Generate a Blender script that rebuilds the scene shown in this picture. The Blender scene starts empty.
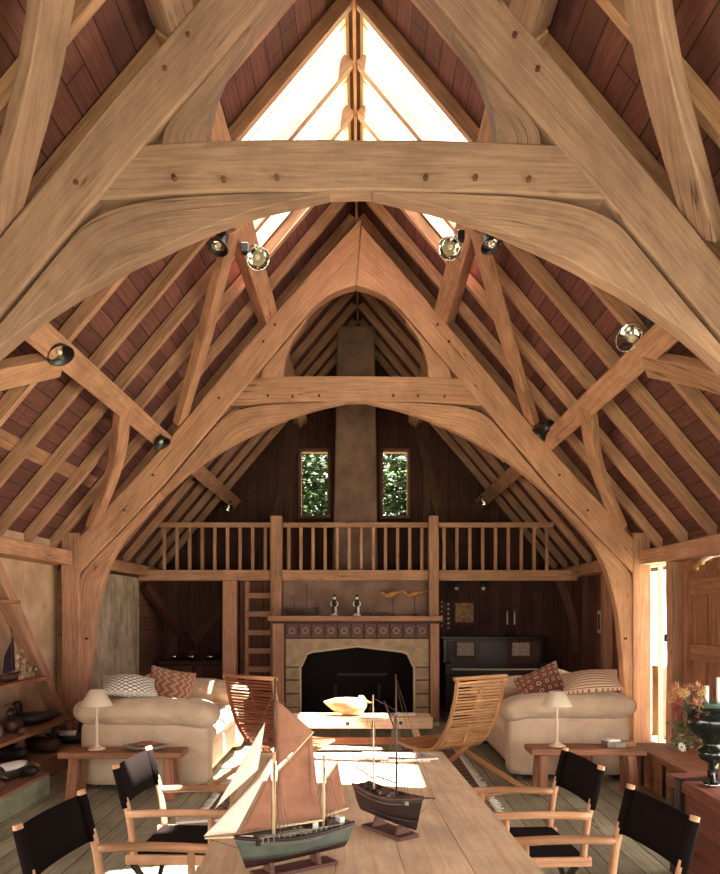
import bpy, bmesh, math, random
from mathutils import Vector, Matrix, Euler, noise
R = math.radians
random.seed(7)
SC = bpy.context.scene
COL = SC.collection
CAMX, CAMZ, F = 0.055, 1.6, 760.0
D1, D2, D3, D4 = 4.385, 8.7, 11.45, 13.6      # near truss, far truss, balcony front, gable wall

# ------------------------------------------------------------------ materials
MATS = {}
def lin(c):
    return tuple(((v/255)/12.92 if v/255 <= .04045 else ((v/255+.055)/1.055)**2.4) for v in c) + (1,)
class NT:
    def __init__(s, name):
        s.m = bpy.data.materials.new(name); s.m.use_nodes = True
        s.t = s.m.node_tree; s.b = s.t.nodes['Principled BSDF']; s.o = s.t.nodes['Material Output']
    def n(s, typ, **kw):
        x = s.t.nodes.new(typ)
        for k, v in kw.items():
            if k.startswith('i_'):
                key = k[2:]
                key = int(key) if key.isdigit() else key
                x.inputs[key].default_value = v
            else: setattr(x, k, v)
        return x
    def l(s, a, b): s.t.links.new(a, b)
    def mix(s, fac, a, b, mode='MIX'):
        x = s.t.nodes.new('ShaderNodeMix'); x.data_type = 'RGBA'; x.blend_type = mode
        for i, v in ((0, fac), (6, a), (7, b)):
            if hasattr(v, 'is_linked'): s.l(v, x.inputs[i])
            else: x.inputs[i].default_value = v
        return x.outputs[2]
    def math(s, op, a, b=0.0):
        x = s.t.nodes.new('ShaderNodeMath'); x.operation = op
        for i, v in ((0, a), (1, b)):
            if hasattr(v, 'is_linked'): s.l(v, x.inputs[i])
            else: x.inputs[i].default_value = v
        return x.outputs[0]
    def ramp(s, fac, stops):
        x = s.t.nodes.new('ShaderNodeValToRGB'); s.l(fac, x.inputs[0])
        e = x.color_ramp.elements
        while len(e) < len(stops): e.new(.5)
        for i, (p, c) in enumerate(stops): e[i].position = p; e[i].color = c
        return x.outputs[0]
    def bump(s, h, strength=.3, dist=.01):
        x = s.n('ShaderNodeBump'); x.inputs['Strength'].default_value = strength; x.inputs['Distance'].default_value = dist
        s.l(h, x.inputs['Height']); s.l(x.outputs[0], s.b.inputs['Normal'])

def wood(name, light, dark, rough=.65, grain=24, plank=0, line=(25, 12, 10), varr=.25, crack=True):
    """grain runs along UV u (metres); plank > 0 draws joints every `plank` metres across v"""
    N = NT(name); L, Dk = lin(light), lin(dark)
    uv = N.n('ShaderNodeUVMap'); oi = N.n('ShaderNodeObjectInfo')
    off = N.n('ShaderNodeVectorMath', operation='MULTIPLY_ADD')
    N.l(oi.outputs['Random'], off.inputs[0]); off.inputs[1].default_value = (37, 53, 11); N.l(uv.outputs[0], off.inputs[2])
    if plank: vec = uv.outputs[0]
    else: vec = off.outputs[0]
    mp = N.n('ShaderNodeMapping'); N.l(vec, mp.inputs[0]); mp.inputs['Scale'].default_value = (1.3, grain, 1)
    n1 = N.n('ShaderNodeTexNoise', i_Scale=2.2, i_Detail=9.0, i_Roughness=.62, i_Distortion=.5); N.l(mp.outputs[0], n1.inputs['Vector'])
    n2 = N.n('ShaderNodeTexNoise', i_Scale=2.3, i_Detail=5.0, i_Roughness=.65); N.l(vec, n2.inputs['Vector'])
    col = N.ramp(n1.outputs[0], [(.33, Dk), (.5, tuple(.5*(a+b) for a, b in zip(L, Dk))), (.66, L)])
    bl = N.ramp(n2.outputs[0], [(.3, (.62, .58, .55, 1)), (.62, (1.08, 1.05, 1.0, 1))])
    col = N.mix(.8, col, bl, 'MULTIPLY')
    rn = N.math('MULTIPLY_ADD', oi.outputs['Random'], varr); N.t.nodes[-1].inputs[2].default_value = 1-varr/2
    col = N.mix(1.0, col, rn, 'MULTIPLY')
    h = n1.outputs[0]
    if crack:
        mp2 = N.n('ShaderNodeMapping'); N.l(vec, mp2.inputs[0]); mp2.inputs['Scale'].default_value = (.3, 7, 1)
        n3 = N.n('ShaderNodeTexNoise', i_Scale=1.6, i_Detail=2.0, i_Roughness=.4, i_Distortion=.0); N.l(mp2.outputs[0], n3.inputs['Vector'])
        c = N.math('ABSOLUTE', N.math('SUBTRACT', n3.outputs[0], .5))
        cm = N.ramp(c, [(0, (.25, .2, .18, 1)), (.011, (1, 1, 1, 1))])
        n4 = N.n('ShaderNodeTexNoise', i_Scale=1.1, i_Detail=1.0); N.l(vec, n4.inputs['Vector'])
        msk = N.ramp(n4.outputs[0], [(.5, (0, 0, 0, 1)), (.62, (1, 1, 1, 1))])
        col = N.mix(msk, col, N.mix(1.0, col, cm, 'MULTIPLY'))
        # knots
        vo = N.n('ShaderNodeTexVoronoi', i_Scale=2.1); mp3 = N.n('ShaderNodeMapping'); N.l(vec, mp3.inputs[0]); mp3.inputs['Scale'].default_value = (.8, 1.5, 1)
        N.l(mp3.outputs[0], vo.inputs['Vector'])
        kn = N.ramp(vo.outputs['Distance'], [(.0, (.3, .22, .18, 1)), (.05, (.75, .7, .65, 1)), (.09, (1, 1, 1, 1))])
        col = N.mix(1.0, col, kn, 'MULTIPLY')
    if plank:
        sp = N.n('ShaderNodeSeparateXYZ'); N.l(uv.outputs[0], sp.inputs[0])
        v = N.math('DIVIDE', sp.outputs[1], plank)
        fl = N.math('FLOOR', v); fr = N.math('FRACT', v)
        wn = N.n('ShaderNodeTexWhiteNoise', noise_dimensions='1D'); N.l(fl, wn.inputs['W'])
        tint = N.math('MULTIPLY_ADD', wn.outputs[0], .45); N.t.nodes[-1].inputs[2].default_value = .76
        col = N.mix(1.0, col, tint, 'MULTIPLY')
        # end joints
        uo = N.math('FRACT', N.math('ADD', N.math('DIVIDE', sp.outputs[0], 2.9), N.math('MULTIPLY', wn.outputs[0], 7.3)))
        e = N.math('MINIMUM', N.math('MULTIPLY', N.math('MINIMUM', fr, N.math('SUBTRACT', 1.0, fr)), plank), N.math('MULTIPLY', N.math('MINIMUM', uo, N.math('SUBTRACT', 1.0, uo)), 2.9))
        ln = N.math('SMOOTH_MIN', 1.0, N.math('DIVIDE', e, .006))
        lm = N.ramp(ln, [(.35, (1, 1, 1, 1)), (.9, (0, 0, 0, 1))])
        col = N.mix(lm, col, lin(line))
        h = N.math('SUBTRACT', h, N.math('MULTIPLY', lm, 1.5))
    N.l(col, N.b.inputs['Base Color']); N.b.inputs['Roughness'].default_value = rough
    N.b.inputs['Specular IOR Level'].default_value = .35
    N.bump(h, .35, .006)
    MATS[name] = N.m; return N.m

def plain(name, c, rough=.6, metal=0, bumps=0, bscale=40, var=0, varscale=4, c2=None, spec=.4, sheen=0, emit=None):
    N = NT(name)
    tc = N.n('ShaderNodeTexCoord')
    if var or c2:
        n = N.n('ShaderNodeTexNoise', i_Scale=varscale, i_Detail=6.0, i_Roughness=.6); N.l(tc.outputs['Object'], n.inputs['Vector'])
        a = lin(c); b = lin(c2) if c2 else tuple(x*(1-var) for x in a[:3])+(1,)
        N.l(N.ramp(n.outputs[0], [(.35, b), (.62, a)]), N.b.inputs['Base Color'])
    else: N.b.inputs['Base Color'].default_value = lin(c)
    if bumps:
        n = N.n('ShaderNodeTexNoise', i_Scale=bscale, i_Detail=4.0); N.l(tc.outputs['Object'], n.inputs['Vector'])
        N.bump(n.outputs[0], bumps, .01)
    N.b.inputs['Roughness'].default_value = rough; N.b.inputs['Metallic'].default_value = metal
    N.b.inputs['Specular IOR Level'].default_value = spec
    if sheen: N.b.inputs['Sheen Weight'].default_value = sheen
    MATS[name] = N.m; return N.m

wood('oak_grey', (154, 123, 108), (124, 95, 84))
wood('oak_warm', (194, 148, 122), (156, 112, 90))
wood('oak_rafter', (194, 150, 124), (146, 106, 88), crack=False, varr=.35)
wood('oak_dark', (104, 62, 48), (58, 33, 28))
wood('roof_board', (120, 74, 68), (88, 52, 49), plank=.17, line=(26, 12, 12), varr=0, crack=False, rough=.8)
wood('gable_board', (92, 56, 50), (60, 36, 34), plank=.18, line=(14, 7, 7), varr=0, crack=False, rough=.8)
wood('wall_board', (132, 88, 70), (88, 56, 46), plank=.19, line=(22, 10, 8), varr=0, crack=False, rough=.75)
wood('floor_board', (174, 174, 152), (134, 132, 114), plank=.17, line=(34, 28, 22), varr=0, rough=.5)
wood('green_board', (150, 160, 130), (120, 126, 102))
wood('table_pine', (236, 214, 184), (208, 178, 146), grain=16, rough=.42, crack=False)
wood('beech', (214, 168, 132), (186, 138, 102), rough=.4, crack=False, varr=.1)
wood('bench_wood', (176, 124, 92), (124, 80, 58), varr=.1)
wood('pale_plank', (226, 204, 172), (188, 160, 128), crack=False)
wood('slat_tan', (214, 166, 116), (164, 112, 74), crack=False)
wood('slat_shaded', (160, 92, 62), (108, 56, 40), crack=False)  # slat wood with the left chair's shadow painted into the colour
wood('cherry', (158, 100, 84), (116, 72, 61))
wood('pink_board', (178, 132, 108), (136, 96, 78))
plain('plaster', (196, 164, 136), .9, bumps=.5, bscale=25, c2=(168, 134, 110), varscale=3)
plain('chimney_plaster', (146, 116, 104), .9, bumps=.5, bscale=14, c2=(114, 88, 78), varscale=2.5)
plain('stone', (178, 156, 128), .85, bumps=.4, bscale=30, c2=(150, 126, 104), varscale=6)
plain('stone_edge', (204, 182, 150), .85, bumps=.3, bscale=30)
plain('mortar', (84, 62, 52), .95)
plain('soot', (26, 16, 15), .95, c2=(14, 9, 9))
plain('black_metal', (22, 18, 18), .35, spec=.5)
plain('iron', (40, 32, 30), .5, metal=.6)
plain('chrome', (215, 215, 210), .12, metal=1)
plain('black_canvas', (20, 13, 12), .95, bumps=.25, bscale=300, spec=.1)
plain('sofa_fabric', (206, 182, 154), .95, bumps=.5, bscale=22, c2=(190, 164, 138), varscale=5, sheen=.2)
plain('lampshade', (236, 224, 206), .8)
plain('lamp_wood', (214, 190, 160), .5)
plain('white_paint', (232, 226, 214), .5)
plain('paper', (232, 224, 210), .7)
plain('print_ink', (120, 100, 96), .7, c2=(214, 200, 184), varscale=40)
plain('brown_sail', (144, 100, 80), .9, bumps=.2, bscale=200, c2=(126, 84, 68), varscale=12)
plain('white_sail', (232, 226, 218), .9)
plain('hull_green', (86, 94, 86), .5, c2=(70, 78, 72), varscale=14)
plain('hull_dark', (44, 24, 22), .5, c2=(30, 16, 16), varscale=10)
plain('hull_keel', (84, 50, 42), .6)
plain('deck', (120, 92, 72), .6, c2=(80, 58, 48), varscale=40)
plain('mast', (206, 176, 142), .5)
plain('mast_dark', (70, 48, 40), .5)
plain('rigging', (96, 76, 62), .8)
plain('deck_canvas', (138, 142, 132), .9)
plain('duck_dark', (44, 34, 32), .5, c2=(28, 22, 22), varscale=9)
plain('duck_brown', (96, 66, 50), .55, c2=(58, 40, 34), varscale=12)
plain('duck_grey', (150, 140, 126), .6, c2=(110, 98, 88), varscale=14)
plain('duck_white', (222, 216, 206), .6)
plain('duck_pale', (236, 206, 150), .5, c2=(222, 184, 126), varscale=9)
plain('bill', (150, 110, 60), .5)
plain('vase_glaze', (16, 26, 22), .12, spec=.7)
plain('vase_rim', (78, 98, 88), .3)
plain('candle', (240, 236, 224), .5)
plain('leaf', (74, 84, 56), .7, c2=(120, 112, 76), varscale=20)
plain('petal_red', (156, 72, 66), .7)
plain('petal_orange', (178, 124, 92), .7)
plain('petal_white', (240, 236, 230), .6)
plain('petal_yellow', (186, 154, 90), .6)
plain('dolls_cloth', (176, 148, 116), .9, c2=(110, 84, 66), varscale=18)
plain('dolls_head', (196, 160, 126), .8)
plain('navy_sail', (34, 22, 34), .9)
plain('piano_case', (40, 22, 22), .3, c2=(30, 16, 16))
plain('piano_panel', (86, 54, 46), .5, c2=(62, 38, 34), varscale=6)
plain('key_white', (228, 214, 190), .4)
plain('foliage', (58, 84, 42), .8, c2=(20, 38, 18), varscale=3)
plain('foliage_pale', (190, 210, 170), .7)
plain('brick', (132, 80, 68), .9, c2=(104, 62, 54), varscale=8)
plain('pane_frame', (226, 206, 176), .6)
plain('gold_light', (190, 140, 70), .5, c2=(110, 60, 40), varscale=14)
plain('terracotta', (170, 100, 70), .7)
plain('ground_grass', (150, 160, 110), .9)

def fabric_pattern(name, kind, c1, c2, c3=None, scale=14):
    N = NT(name); tc = N.n('ShaderNodeTexCoord'); sp = N.n('ShaderNodeSeparateXYZ'); N.l(tc.outputs['UV'], sp.inputs[0])
    u = N.math('MULTIPLY', sp.outputs[0], scale); v = N.math('MULTIPLY', sp.outputs[1], scale)
    if kind == 'zigzag':
        z = N.math('PINGPONG', u, 1.0)
        s = N.math('FRACT', N.math('MULTIPLY', N.math('ADD', v, N.math('MULTIPLY', z, 1.3)), .5))
        col = N.ramp(s, [(0, lin(c1)), (.33, lin(c2)), (.36, lin(c3)), (.66, lin(c3)), (.7, lin(c1))])
        N.t.nodes[-1].color_ramp.interpolation = 'LINEAR'
    elif kind == 'net':
        a = N.math('ABSOLUTE', N.math('SUBTRACT', N.math('FRACT', N.math('ADD', u, v)), .5))
        b = N.math('ABSOLUTE', N.math('SUBTRACT', N.math('FRACT', N.math('SUBTRACT', u, v)), .5))
        s = N.math('MINIMUM', a, b)
        col = N.ramp(s, [(.09, lin(c2)), (.13, lin(c1))])
    elif kind == 'rings':
        fu = N.math('SUBTRACT', N.math('FRACT', u), .5); fv = N.math('SUBTRACT', N.math('FRACT', v), .5)
        d = N.math('SQRT', N.math('ADD', N.math('MULTIPLY', fu, fu), N.math('MULTIPLY', fv, fv)))
        col = N.ramp(d, [(.10, lin(c2)), (.14, lin(c1)), (.28, lin(c1)), (.32, lin(c2)), (.42, lin(c2)), (.46, lin(c3))])
    elif kind == 'stripe':
        s = N.math('FRACT', u)
        col = N.ramp(s, [(.0, lin(c1)), (.3, lin(c1)), (.36, lin(c2)), (.5, lin(c3)), (.62, lin(c2)), (.7, lin(c1))])
    N.l(col, N.b.inputs['Base Color']); N.b.inputs['Roughness'].default_value = .95
    MATS[name] = N.m
fabric_pattern('zigzag_cloth', 'zigzag', (166, 126, 102), (92, 56, 48), (130, 86, 70), 13)
fabric_pattern('net_cloth', 'net', (226, 218, 204), (50, 40, 38), None, 9)
fabric_pattern('rings_cloth', 'rings', (196, 158, 128), (88, 48, 46), (130, 84, 72), 7)
fabric_pattern('stripe_cloth', 'stripe', (206, 176, 146), (150, 96, 84), (96, 70, 66), 12)
fabric_pattern('tile_blue', 'rings', (132, 106, 96), (92, 70, 72), (112, 86, 82), 9)
fabric_pattern('rug_weave', 'net', (128, 104, 90), (84, 62, 56), None, 6)

def fresco():
    N = NT('fresco'); tc = N.n('ShaderNodeTexCoord')
    n1 = N.n('ShaderNodeTexNoise', i_Scale=3.0, i_Detail=8.0, i_Roughness=.7); N.l(tc.outputs['Object'], n1.inputs['Vector'])
    mp = N.n('ShaderNodeMapping'); N.l(tc.outputs['Object'], mp.inputs[0]); mp.inputs['Scale'].default_value = (1, 6, 1.6)
    n2 = N.n('ShaderNodeTexNoise', i_Scale=1.6, i_Detail=4.0, i_Distortion=1.0); N.l(mp.outputs[0], n2.inputs['Vector'])
    c = N.ramp(n1.outputs[0], [(.35, lin((158, 138, 122))), (.65, lin((206, 184, 162)))])
    c = N.mix(1.0, c, N.ramp(n2.outputs[0], [(.42, (.72, .68, .66, 1)), (.55, (1, 1, 1, 1))]), 'MULTIPLY')
    N.l(c, N.b.inputs['Base Color']); N.b.inputs['Roughness'].default_value = .9; N.bump(n1.outputs[0], .4)
    MATS['fresco'] = N.m
fresco()
def glass():
    N = NT('window_glass'); t = N.n('ShaderNodeBsdfTransparent'); g = N.n('ShaderNodeBsdfGlossy'); g.inputs['Roughness'].default_value = .02
    mx = N.n('ShaderNodeMixShader'); mx.inputs[0].default_value = .05
    N.l(t.outputs[0], mx.inputs[1]); N.l(g.outputs[0], mx.inputs[2]); N.l(mx.outputs[0], N.o.inputs['Surface'])
    MATS['window_glass'] = N.m
glass()
def sheer(name, c):      # thin cloth: light passes through
    N = NT(name); d = N.n('ShaderNodeBsdfDiffuse'); d.inputs[0].default_value = lin(c); t = N.n('ShaderNodeBsdfTranslucent'); t.inputs[0].default_value = lin(c)
    mx = N.n('ShaderNodeMixShader'); mx.inputs[0].default_value = .35
    N.l(d.outputs[0], mx.inputs[1]); N.l(t.outputs[0], mx.inputs[2]); N.l(mx.outputs[0], N.o.inputs['Surface']); MATS[name] = N.m
sheer('white_sail', (236, 230, 222)); sheer('lampshade', (240, 228, 208))

# ------------------------------------------------------------------ mesh building
def perp(a):
    a = Vector(a).normalized(); r = Vector((0, 0, 1)) if abs(a.z) < .9 else Vector((1, 0, 0))
    b = a.cross(r).normalized(); return a, b, a.cross(b).normalized()
def smooth_pts(pts, n):
    """Catmull-Rom through pts (any dimension), resampled to n points evenly"""
    P = [Vector(p) for p in pts]
    if len(P) == 2: dense = [P[0].lerp(P[1], i/60) for i in range(61)]
    else:
        Q = [P[0]*2-P[1]] + P + [P[-1]*2-P[-2]]; dense = []
        for i in range(1, len(Q)-2):
            for k in range(24):
                t = k/24; a, b, c, d = Q[i-1], Q[i], Q[i+1], Q[i+2]
                dense.append(.5*((2*b)+(c-a)*t+(2*a-5*b+4*c-d)*t*t+(3*b-a-3*c+d)*t**3))
        dense.append(P[-1])
    L = [0]
    for i in range(1, len(dense)): L.append(L[-1]+(dense[i]-dense[i-1]).length)
    out = []; j = 0
    for k in range(n):
        s = L[-1]*k/(n-1)
        while j < len(L)-2 and L[j+1] < s: j += 1
        seg = L[j+1]-L[j]; t = 0 if seg == 0 else (s-L[j])/seg
        out.append(dense[j].lerp(dense[j+1], min(1, max(0, t))))
    return out
class MB:
    def __init__(s): s.bm = bmesh.new(); s.uv = s.bm.loops.layers.uv.new('UVMap')
    def _grain(s, faces, axis, scale=1):
        a, b, c = perp(axis); o = random.random()*9
        for f in faces:
            n = f.normal if f.normal.length > 0 else Vector((0, 0, 1))
            f.normal_update(); n = f.normal
            w = b if abs(n.dot(b)) < abs(n.dot(c)) else c
            if abs(n.dot(a)) > .8: ua, va = b, c
            else: ua, va = a, w
            for l in f.loops: l[s.uv].uv = (ua.dot(l.vert.co)*scale+o, va.dot(l.vert.co)*scale+o*3)
    def faces(s, co, fs, axis=(0, 1, 0)):
        v = [s.bm.verts.new(p) for p in co]; out = []
        for f in fs:
            try: out.append(s.bm.faces.new([v[i] for i in f]))
            except ValueError: pass
        for f in out: f.normal_update()
        s._grain(out, axis); return out
    def box(s, c, size, rot=None, axis=None):
        c = Vector(c); M = rot.to_matrix() if isinstance(rot, Euler) else (rot or Matrix.Identity(3))
        h = Vector(size)/2
        co = [c + M @ Vector((h.x*i, h.y*j, h.z*k)) for i in (-1, 1) for j in (-1, 1) for k in (-1, 1)]
        if axis is None:
            m = max(range(3), key=lambda i: size[i]); axis = M @ Vector([1 if i == m else 0 for i in range(3)])
        s.faces(co, [(0, 1, 3, 2), (4, 6, 7, 5), (0, 4, 5, 1), (2, 3, 7, 6), (0, 2, 6, 4), (1, 5, 7, 3)], axis); return s
    def span(s, a, b, axis=None):   # box from min corner to max corner
        return s.box([(x+y)/2 for x, y in zip(a, b)], [abs(y-x) for x, y in zip(a, b)], None, axis)
    def beam(s, p0, p1, w, h, up=(0, 0, 1), seg=1, wob=0, w1=None, h1=None, bow=None):
        """w across, h along `up`; optional taper, wobble and bow (mid offset)"""
        p0, p1 = Vector(p0), Vector(p1); a = (p1-p0).normalized(); up = Vector(up); up = (up-a*up.dot(a)).normalized(); sd = a.cross(up)
        n = max(seg, 1)+1; rings = []; sdv = random.random()*50
        if bow: mids = smooth_pts([p0, p0.lerp(p1, .5)+Vector(bow), p1], n)
        for i in range(n):
            t = i/(n-1); p = mids[i] if bow else p0.lerp(p1, t)
            W = (w+(w1-w)*t if w1 is not None else w)/2; H = (h+(h1-h)*t if h1 is not None else h)/2
            q = []
            for k, (x, y) in enumerate(((-1, -1), (1, -1), (1, 1), (-1, 1))):
                d = noise.noise(Vector((t*3+sdv, k*7.3, 1)))*wob
                q.append(s.bm.verts.new(p+sd*(x*W+d*x)+up*(y*H+d*y)))
            rings.append(q)
        fs = []
        for i in range(n-1):
            for k in range(4):
                fs.append(s.bm.faces.new((rings[i][k], rings[i+1][k], rings[i+1][(k+1) % 4], rings[i][(k+1) % 4])))
        fs.append(s.bm.faces.new(rings[0])); fs.append(s.bm.faces.new(rings[-1][::-1]))
        for f in fs: f.normal_update()
        s._grain(fs, a); return s
    def strip(s, A, B, y0, y1, n=24, wob=.006):
        """timber sawn to a curve: outlines A and B in the XZ plane, thickness y0..y1"""
        A = smooth_pts(A, n) if len(A) > 2 else smooth_pts(A, n); B = smooth_pts(B, n); sd = random.random()*40
        V = []; u = 0; us = []; o = random.random()*9
        for i in range(n):
            if i: u += ((A[i]+B[i])/2-(A[i-1]+B[i-1])/2).length
            us.append(u+o); da = noise.noise(Vector((i*.3+sd, 0, 0)))*wob; db = noise.noise(Vector((i*.3+sd, 9, 0)))*wob
            nd = (A[i]-B[i]); nd = nd.normalized() if nd.length > 1e-5 else Vector((0, 0))
            a = A[i]+nd*da; b = B[i]+nd*db
            V.append([s.bm.verts.new((a[0], y0, a[1])), s.bm.verts.new((b[0], y0, b[1])), s.bm.verts.new((b[0], y1, b[1])), s.bm.verts.new((a[0], y1, a[1]))])
        def face(q, uvs):
            if len(set(q)) < 3: return
            f = s.bm.faces.new(q)
            for l, c in zip(f.loops, uvs): l[s.uv].uv = c
        th = abs(y1-y0)
        for i in range(n-1):
            w0 = (A[i]-B[i]).length; w1 = (A[i+1]-B[i+1]).length; vv = [(0, w0, w0+th, w0*2+th, w0*2+2*th), (0, w1, w1+th, w1*2+th, w1*2+2*th)]
            for k in range(4):
                face((V[i][k], V[i+1][k], V[i+1][(k+1) % 4], V[i][(k+1) % 4]),
                     ((us[i], vv[0][k]+o), (us[i+1], vv[1][k]+o), (us[i+1], vv[1][k+1]+o), (us[i], vv[0][k+1]+o)))
        for q in (V[0], V[-1][::-1]):
            face(q, ((0, 0), (.1, 0), (.1, .1), (0, .1)))
        return s
    def tube(s, pts, r, n=8, steps=None, taper=None):
        pts = smooth_pts(pts, steps) if steps else [Vector(p) for p in pts]
        m = len(pts); rings = []; L = 0; prev = None
        for i, p in enumerate(pts):
            t = (pts[min(i+1, m-1)]-pts[max(i-1, 0)]).normalized()
            if prev is None: _, b, c = perp(t)
            else:
                b = (prev-t*prev.dot(t)).normalized(); c = t.cross(b)
            prev = b
            rr = r if not callable(r) else r(i/(m-1))
            if taper: rr = r*(1+(taper-1)*i/(m-1))
            if i: L += (p-pts[i-1]).length
            rings.append(([s.bm.verts.new(p+(b*math.cos(2*math.pi*k/n)+c*math.sin(2*math.pi*k/n))*rr) for k in range(n)], L))
        for i in range(m-1):
            for k in range(n):
                q = (rings[i][0][k], rings[i][0][(k+1) % n], rings[i+1][0][(k+1) % n], rings[i+1][0][k])
                f = s.bm.faces.new(q); rr = r if not callable(r) else .02
                for l, c in zip(f.loops, ((rings[i][1], k/n*6*rr), (rings[i][1], (k+1)/n*6*rr), (rings[i+1][1], (k+1)/n*6*rr), (rings[i+1][1], k/n*6*rr))): l[s.uv].uv = c
                f.smooth = True
        s.bm.faces.new(rings[0][0][::-1]); s.bm.faces.new(rings[-1][0]); return s
    def loft(s, secs, n=16, closed=True, power=1):
        """secs: (center, side_vec, up_vec) ellipse rings"""
        rings = []
        for c, a, b in secs:
            c, a, b = Vector(c), Vector(a), Vector(b); q = []
            for k in range(n):
                t = 2*math.pi*k/n; x, y = math.cos(t), math.sin(t)
                if power != 1: x = math.copysign(abs(x)**power, x); y = math.copysign(abs(y)**power, y)
                q.append(s.bm.verts.new(c+a*x+b*y))
            rings.append(q)
        fs = []
        for i in range(len(rings)-1):
            for k in range(n): fs.append(s.bm.faces.new((rings[i][k], rings[i][(k+1) % n], rings[i+1][(k+1) % n], rings[i+1][k])))
        if closed: fs.append(s.bm.faces.new(rings[0][::-1])); fs.append(s.bm.faces.new(rings[-1]))
        for f in fs: f.smooth = True; f.normal_update()
        s._grain(fs, Vector(secs[-1][0])-Vector(secs[0][0]) if (Vector(secs[-1][0])-Vector(secs[0][0])).length > 0 else (0, 0, 1)); return s
    def lathe(s, prof, c=(0, 0, 0), n=24, M=None, closed=True):
        M = M or Matrix.Identity(3); c = Vector(c)
        return s.loft([(c+M @ Vector((0, 0, z)), M @ Vector((max(r, 1e-4), 0, 0)), M @ Vector((0, max(r, 1e-4), 0))) for r, z in prof], n, closed)
    def prism(s, pts, d):
        """planar polygon (3-D points) extruded by vector d"""
        d = Vector(d); n = len(pts); co = [Vector(p) for p in pts]+[Vector(p)+d for p in pts]
        fs = [tuple(range(n)), tuple(range(2*n-1, n-1, -1))]+[(i, i+n, (i+1) % n+n, (i+1) % n) for i in range(n)]
        s.faces(co, fs, Vector(pts[1])-Vector(pts[0])); return s
    def rbox(s, c, size, r=.05, puff=(0, 0, 0), rot=None, n=8, p=2.0):
        """soft rounded box with bulging sides; UV spans 0..1 on each side"""
        M = rot.to_matrix() if isinstance(rot, Euler) else (rot or Matrix.Identity(3)); c = Vector(c); h = Vector(size)/2; r = min(r, min(h)*.98)
        for ax in range(3):
            for sg in (-1, 1):
                o1, o2 = [(1, 2), (2, 0), (0, 1)][ax]; grid = []
                for i in range(n+1):
                    row = []
                    for j in range(n+1):
                        q = Vector((0, 0, 0)); a, b = i/n*2-1, j/n*2-1
                        a = math.copysign(abs(a)**.8, a); b = math.copysign(abs(b)**.8, b)
                        q[ax] = sg*h[ax]; q[o1] = a*h[o1]; q[o2] = b*h[o2]
                        inn = Vector([max(-(h[k]-r), min(h[k]-r, q[k])) for k in range(3)]); dd = q-inn
                        q = inn+dd.normalized()*r if dd.length > 1e-6 else q
                        t = [q[k]/h[k] for k in range(3)]
                        for k in range(3):
                            f = 1
                            for m in range(3):
                                if m != k: f *= (1-min(1, abs(t[m]))**p)
                            q[k] += t[k]*puff[k]*f
                        row.append((s.bm.verts.new(c+M @ q), (i/n, j/n) if ax != 0 else (j/n, i/n)))
                    grid.append(row)
                for i in range(n):
                    for j in range(n):
                        q = [grid[i][j], grid[i+1][j], grid[i+1][j+1], grid[i][j+1]]
                        if sg < 0: q = q[::-1]
                        f = s.bm.faces.new([x[0] for x in q]); f.smooth = True
                        for l, x in zip(f.loops, q): l[s.uv].uv = x[1]
        s.weld = True; return s
    def sphere(s, c, r, sc=(1, 1, 1), sub=2, M=None):
        g = bmesh.ops.create_icosphere(s.bm, subdivisions=sub, radius=r); M = M or Matrix.Identity(3)
        for v in g['verts']: v.co = Vector(c)+M @ Vector((v.co.x*sc[0], v.co.y*sc[1], v.co.z*sc[2]))
        for v in g['verts']:
            for f in v.link_faces: f.smooth = True
        return s
    def build(s, name, mat, parent=None, origin=None, bevel=0, mods=None, nrm=True):
        if getattr(s, 'weld', False): bmesh.ops.remove_doubles(s.bm, verts=s.bm.verts, dist=.0004)
        if nrm: bmesh.ops.recalc_face_normals(s.bm, faces=s.bm.faces)
        if origin is not None: bmesh.ops.translate(s.bm, verts=s.bm.verts, vec=-Vector(origin))
        me = bpy.data.meshes.new(name); s.bm.to_mesh(me); s.bm.free(); me.materials.append(MATS[mat])
        o = bpy.data.objects.new(name, me); COL.objects.link(o)
        if parent: o.parent = parent
        elif origin is not None: o.location = origin
        if bevel:
            m = o.modifiers.new('bevel', 'BEVEL'); m.width = bevel; m.segments = 2; m.limit_method = 'ANGLE'; m.angle_limit = R(40)
        return o
def tag(o, label=None, cat=None, group=None, kind=None):
    if label: o['label'] = label
    if cat: o['category'] = cat
    if group: o['group'] = group
    if kind: o['kind'] = kind
    return o
def thing(name, loc, label, cat, group=None, rz=0):
    o = bpy.data.objects.new(name, None); COL.objects.link(o); o.location = loc; o.rotation_euler = (0, 0, rz); o.empty_display_size = .2
    return tag(o, label, cat, group)
def copy_tree(o, parent=None):
    c = o.copy(); COL.objects.link(c)
    if parent: c.parent = parent
    for ch in list(o.children): copy_tree(ch, c)
    return c
def struct(o): o['kind'] = 'structure'; return o
def at(px, py, D): return Vector((CAMX+(px-361)*D/F, D, CAMZ-(py-612)*D/F))
# ------------------------------------------------------------------ setting: floor, walls, roof skin
YB = -2.2                        # back (camera) end of the hall
HW = 3.46                        # half width to the wall faces
def slope_z(x): return 6.38-1.19*abs(x)           # underside of the common rafters
NS = Vector((1.19, 0, 1)).normalized()            # outward normal of right slope
b = MB(); b.box((0, (YB+D4)/2, -.05), (2*HW+.6, D4-YB+.4, .1), axis=(0, 1, 0)); struct(b.build('floor', 'floor_board'))

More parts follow.
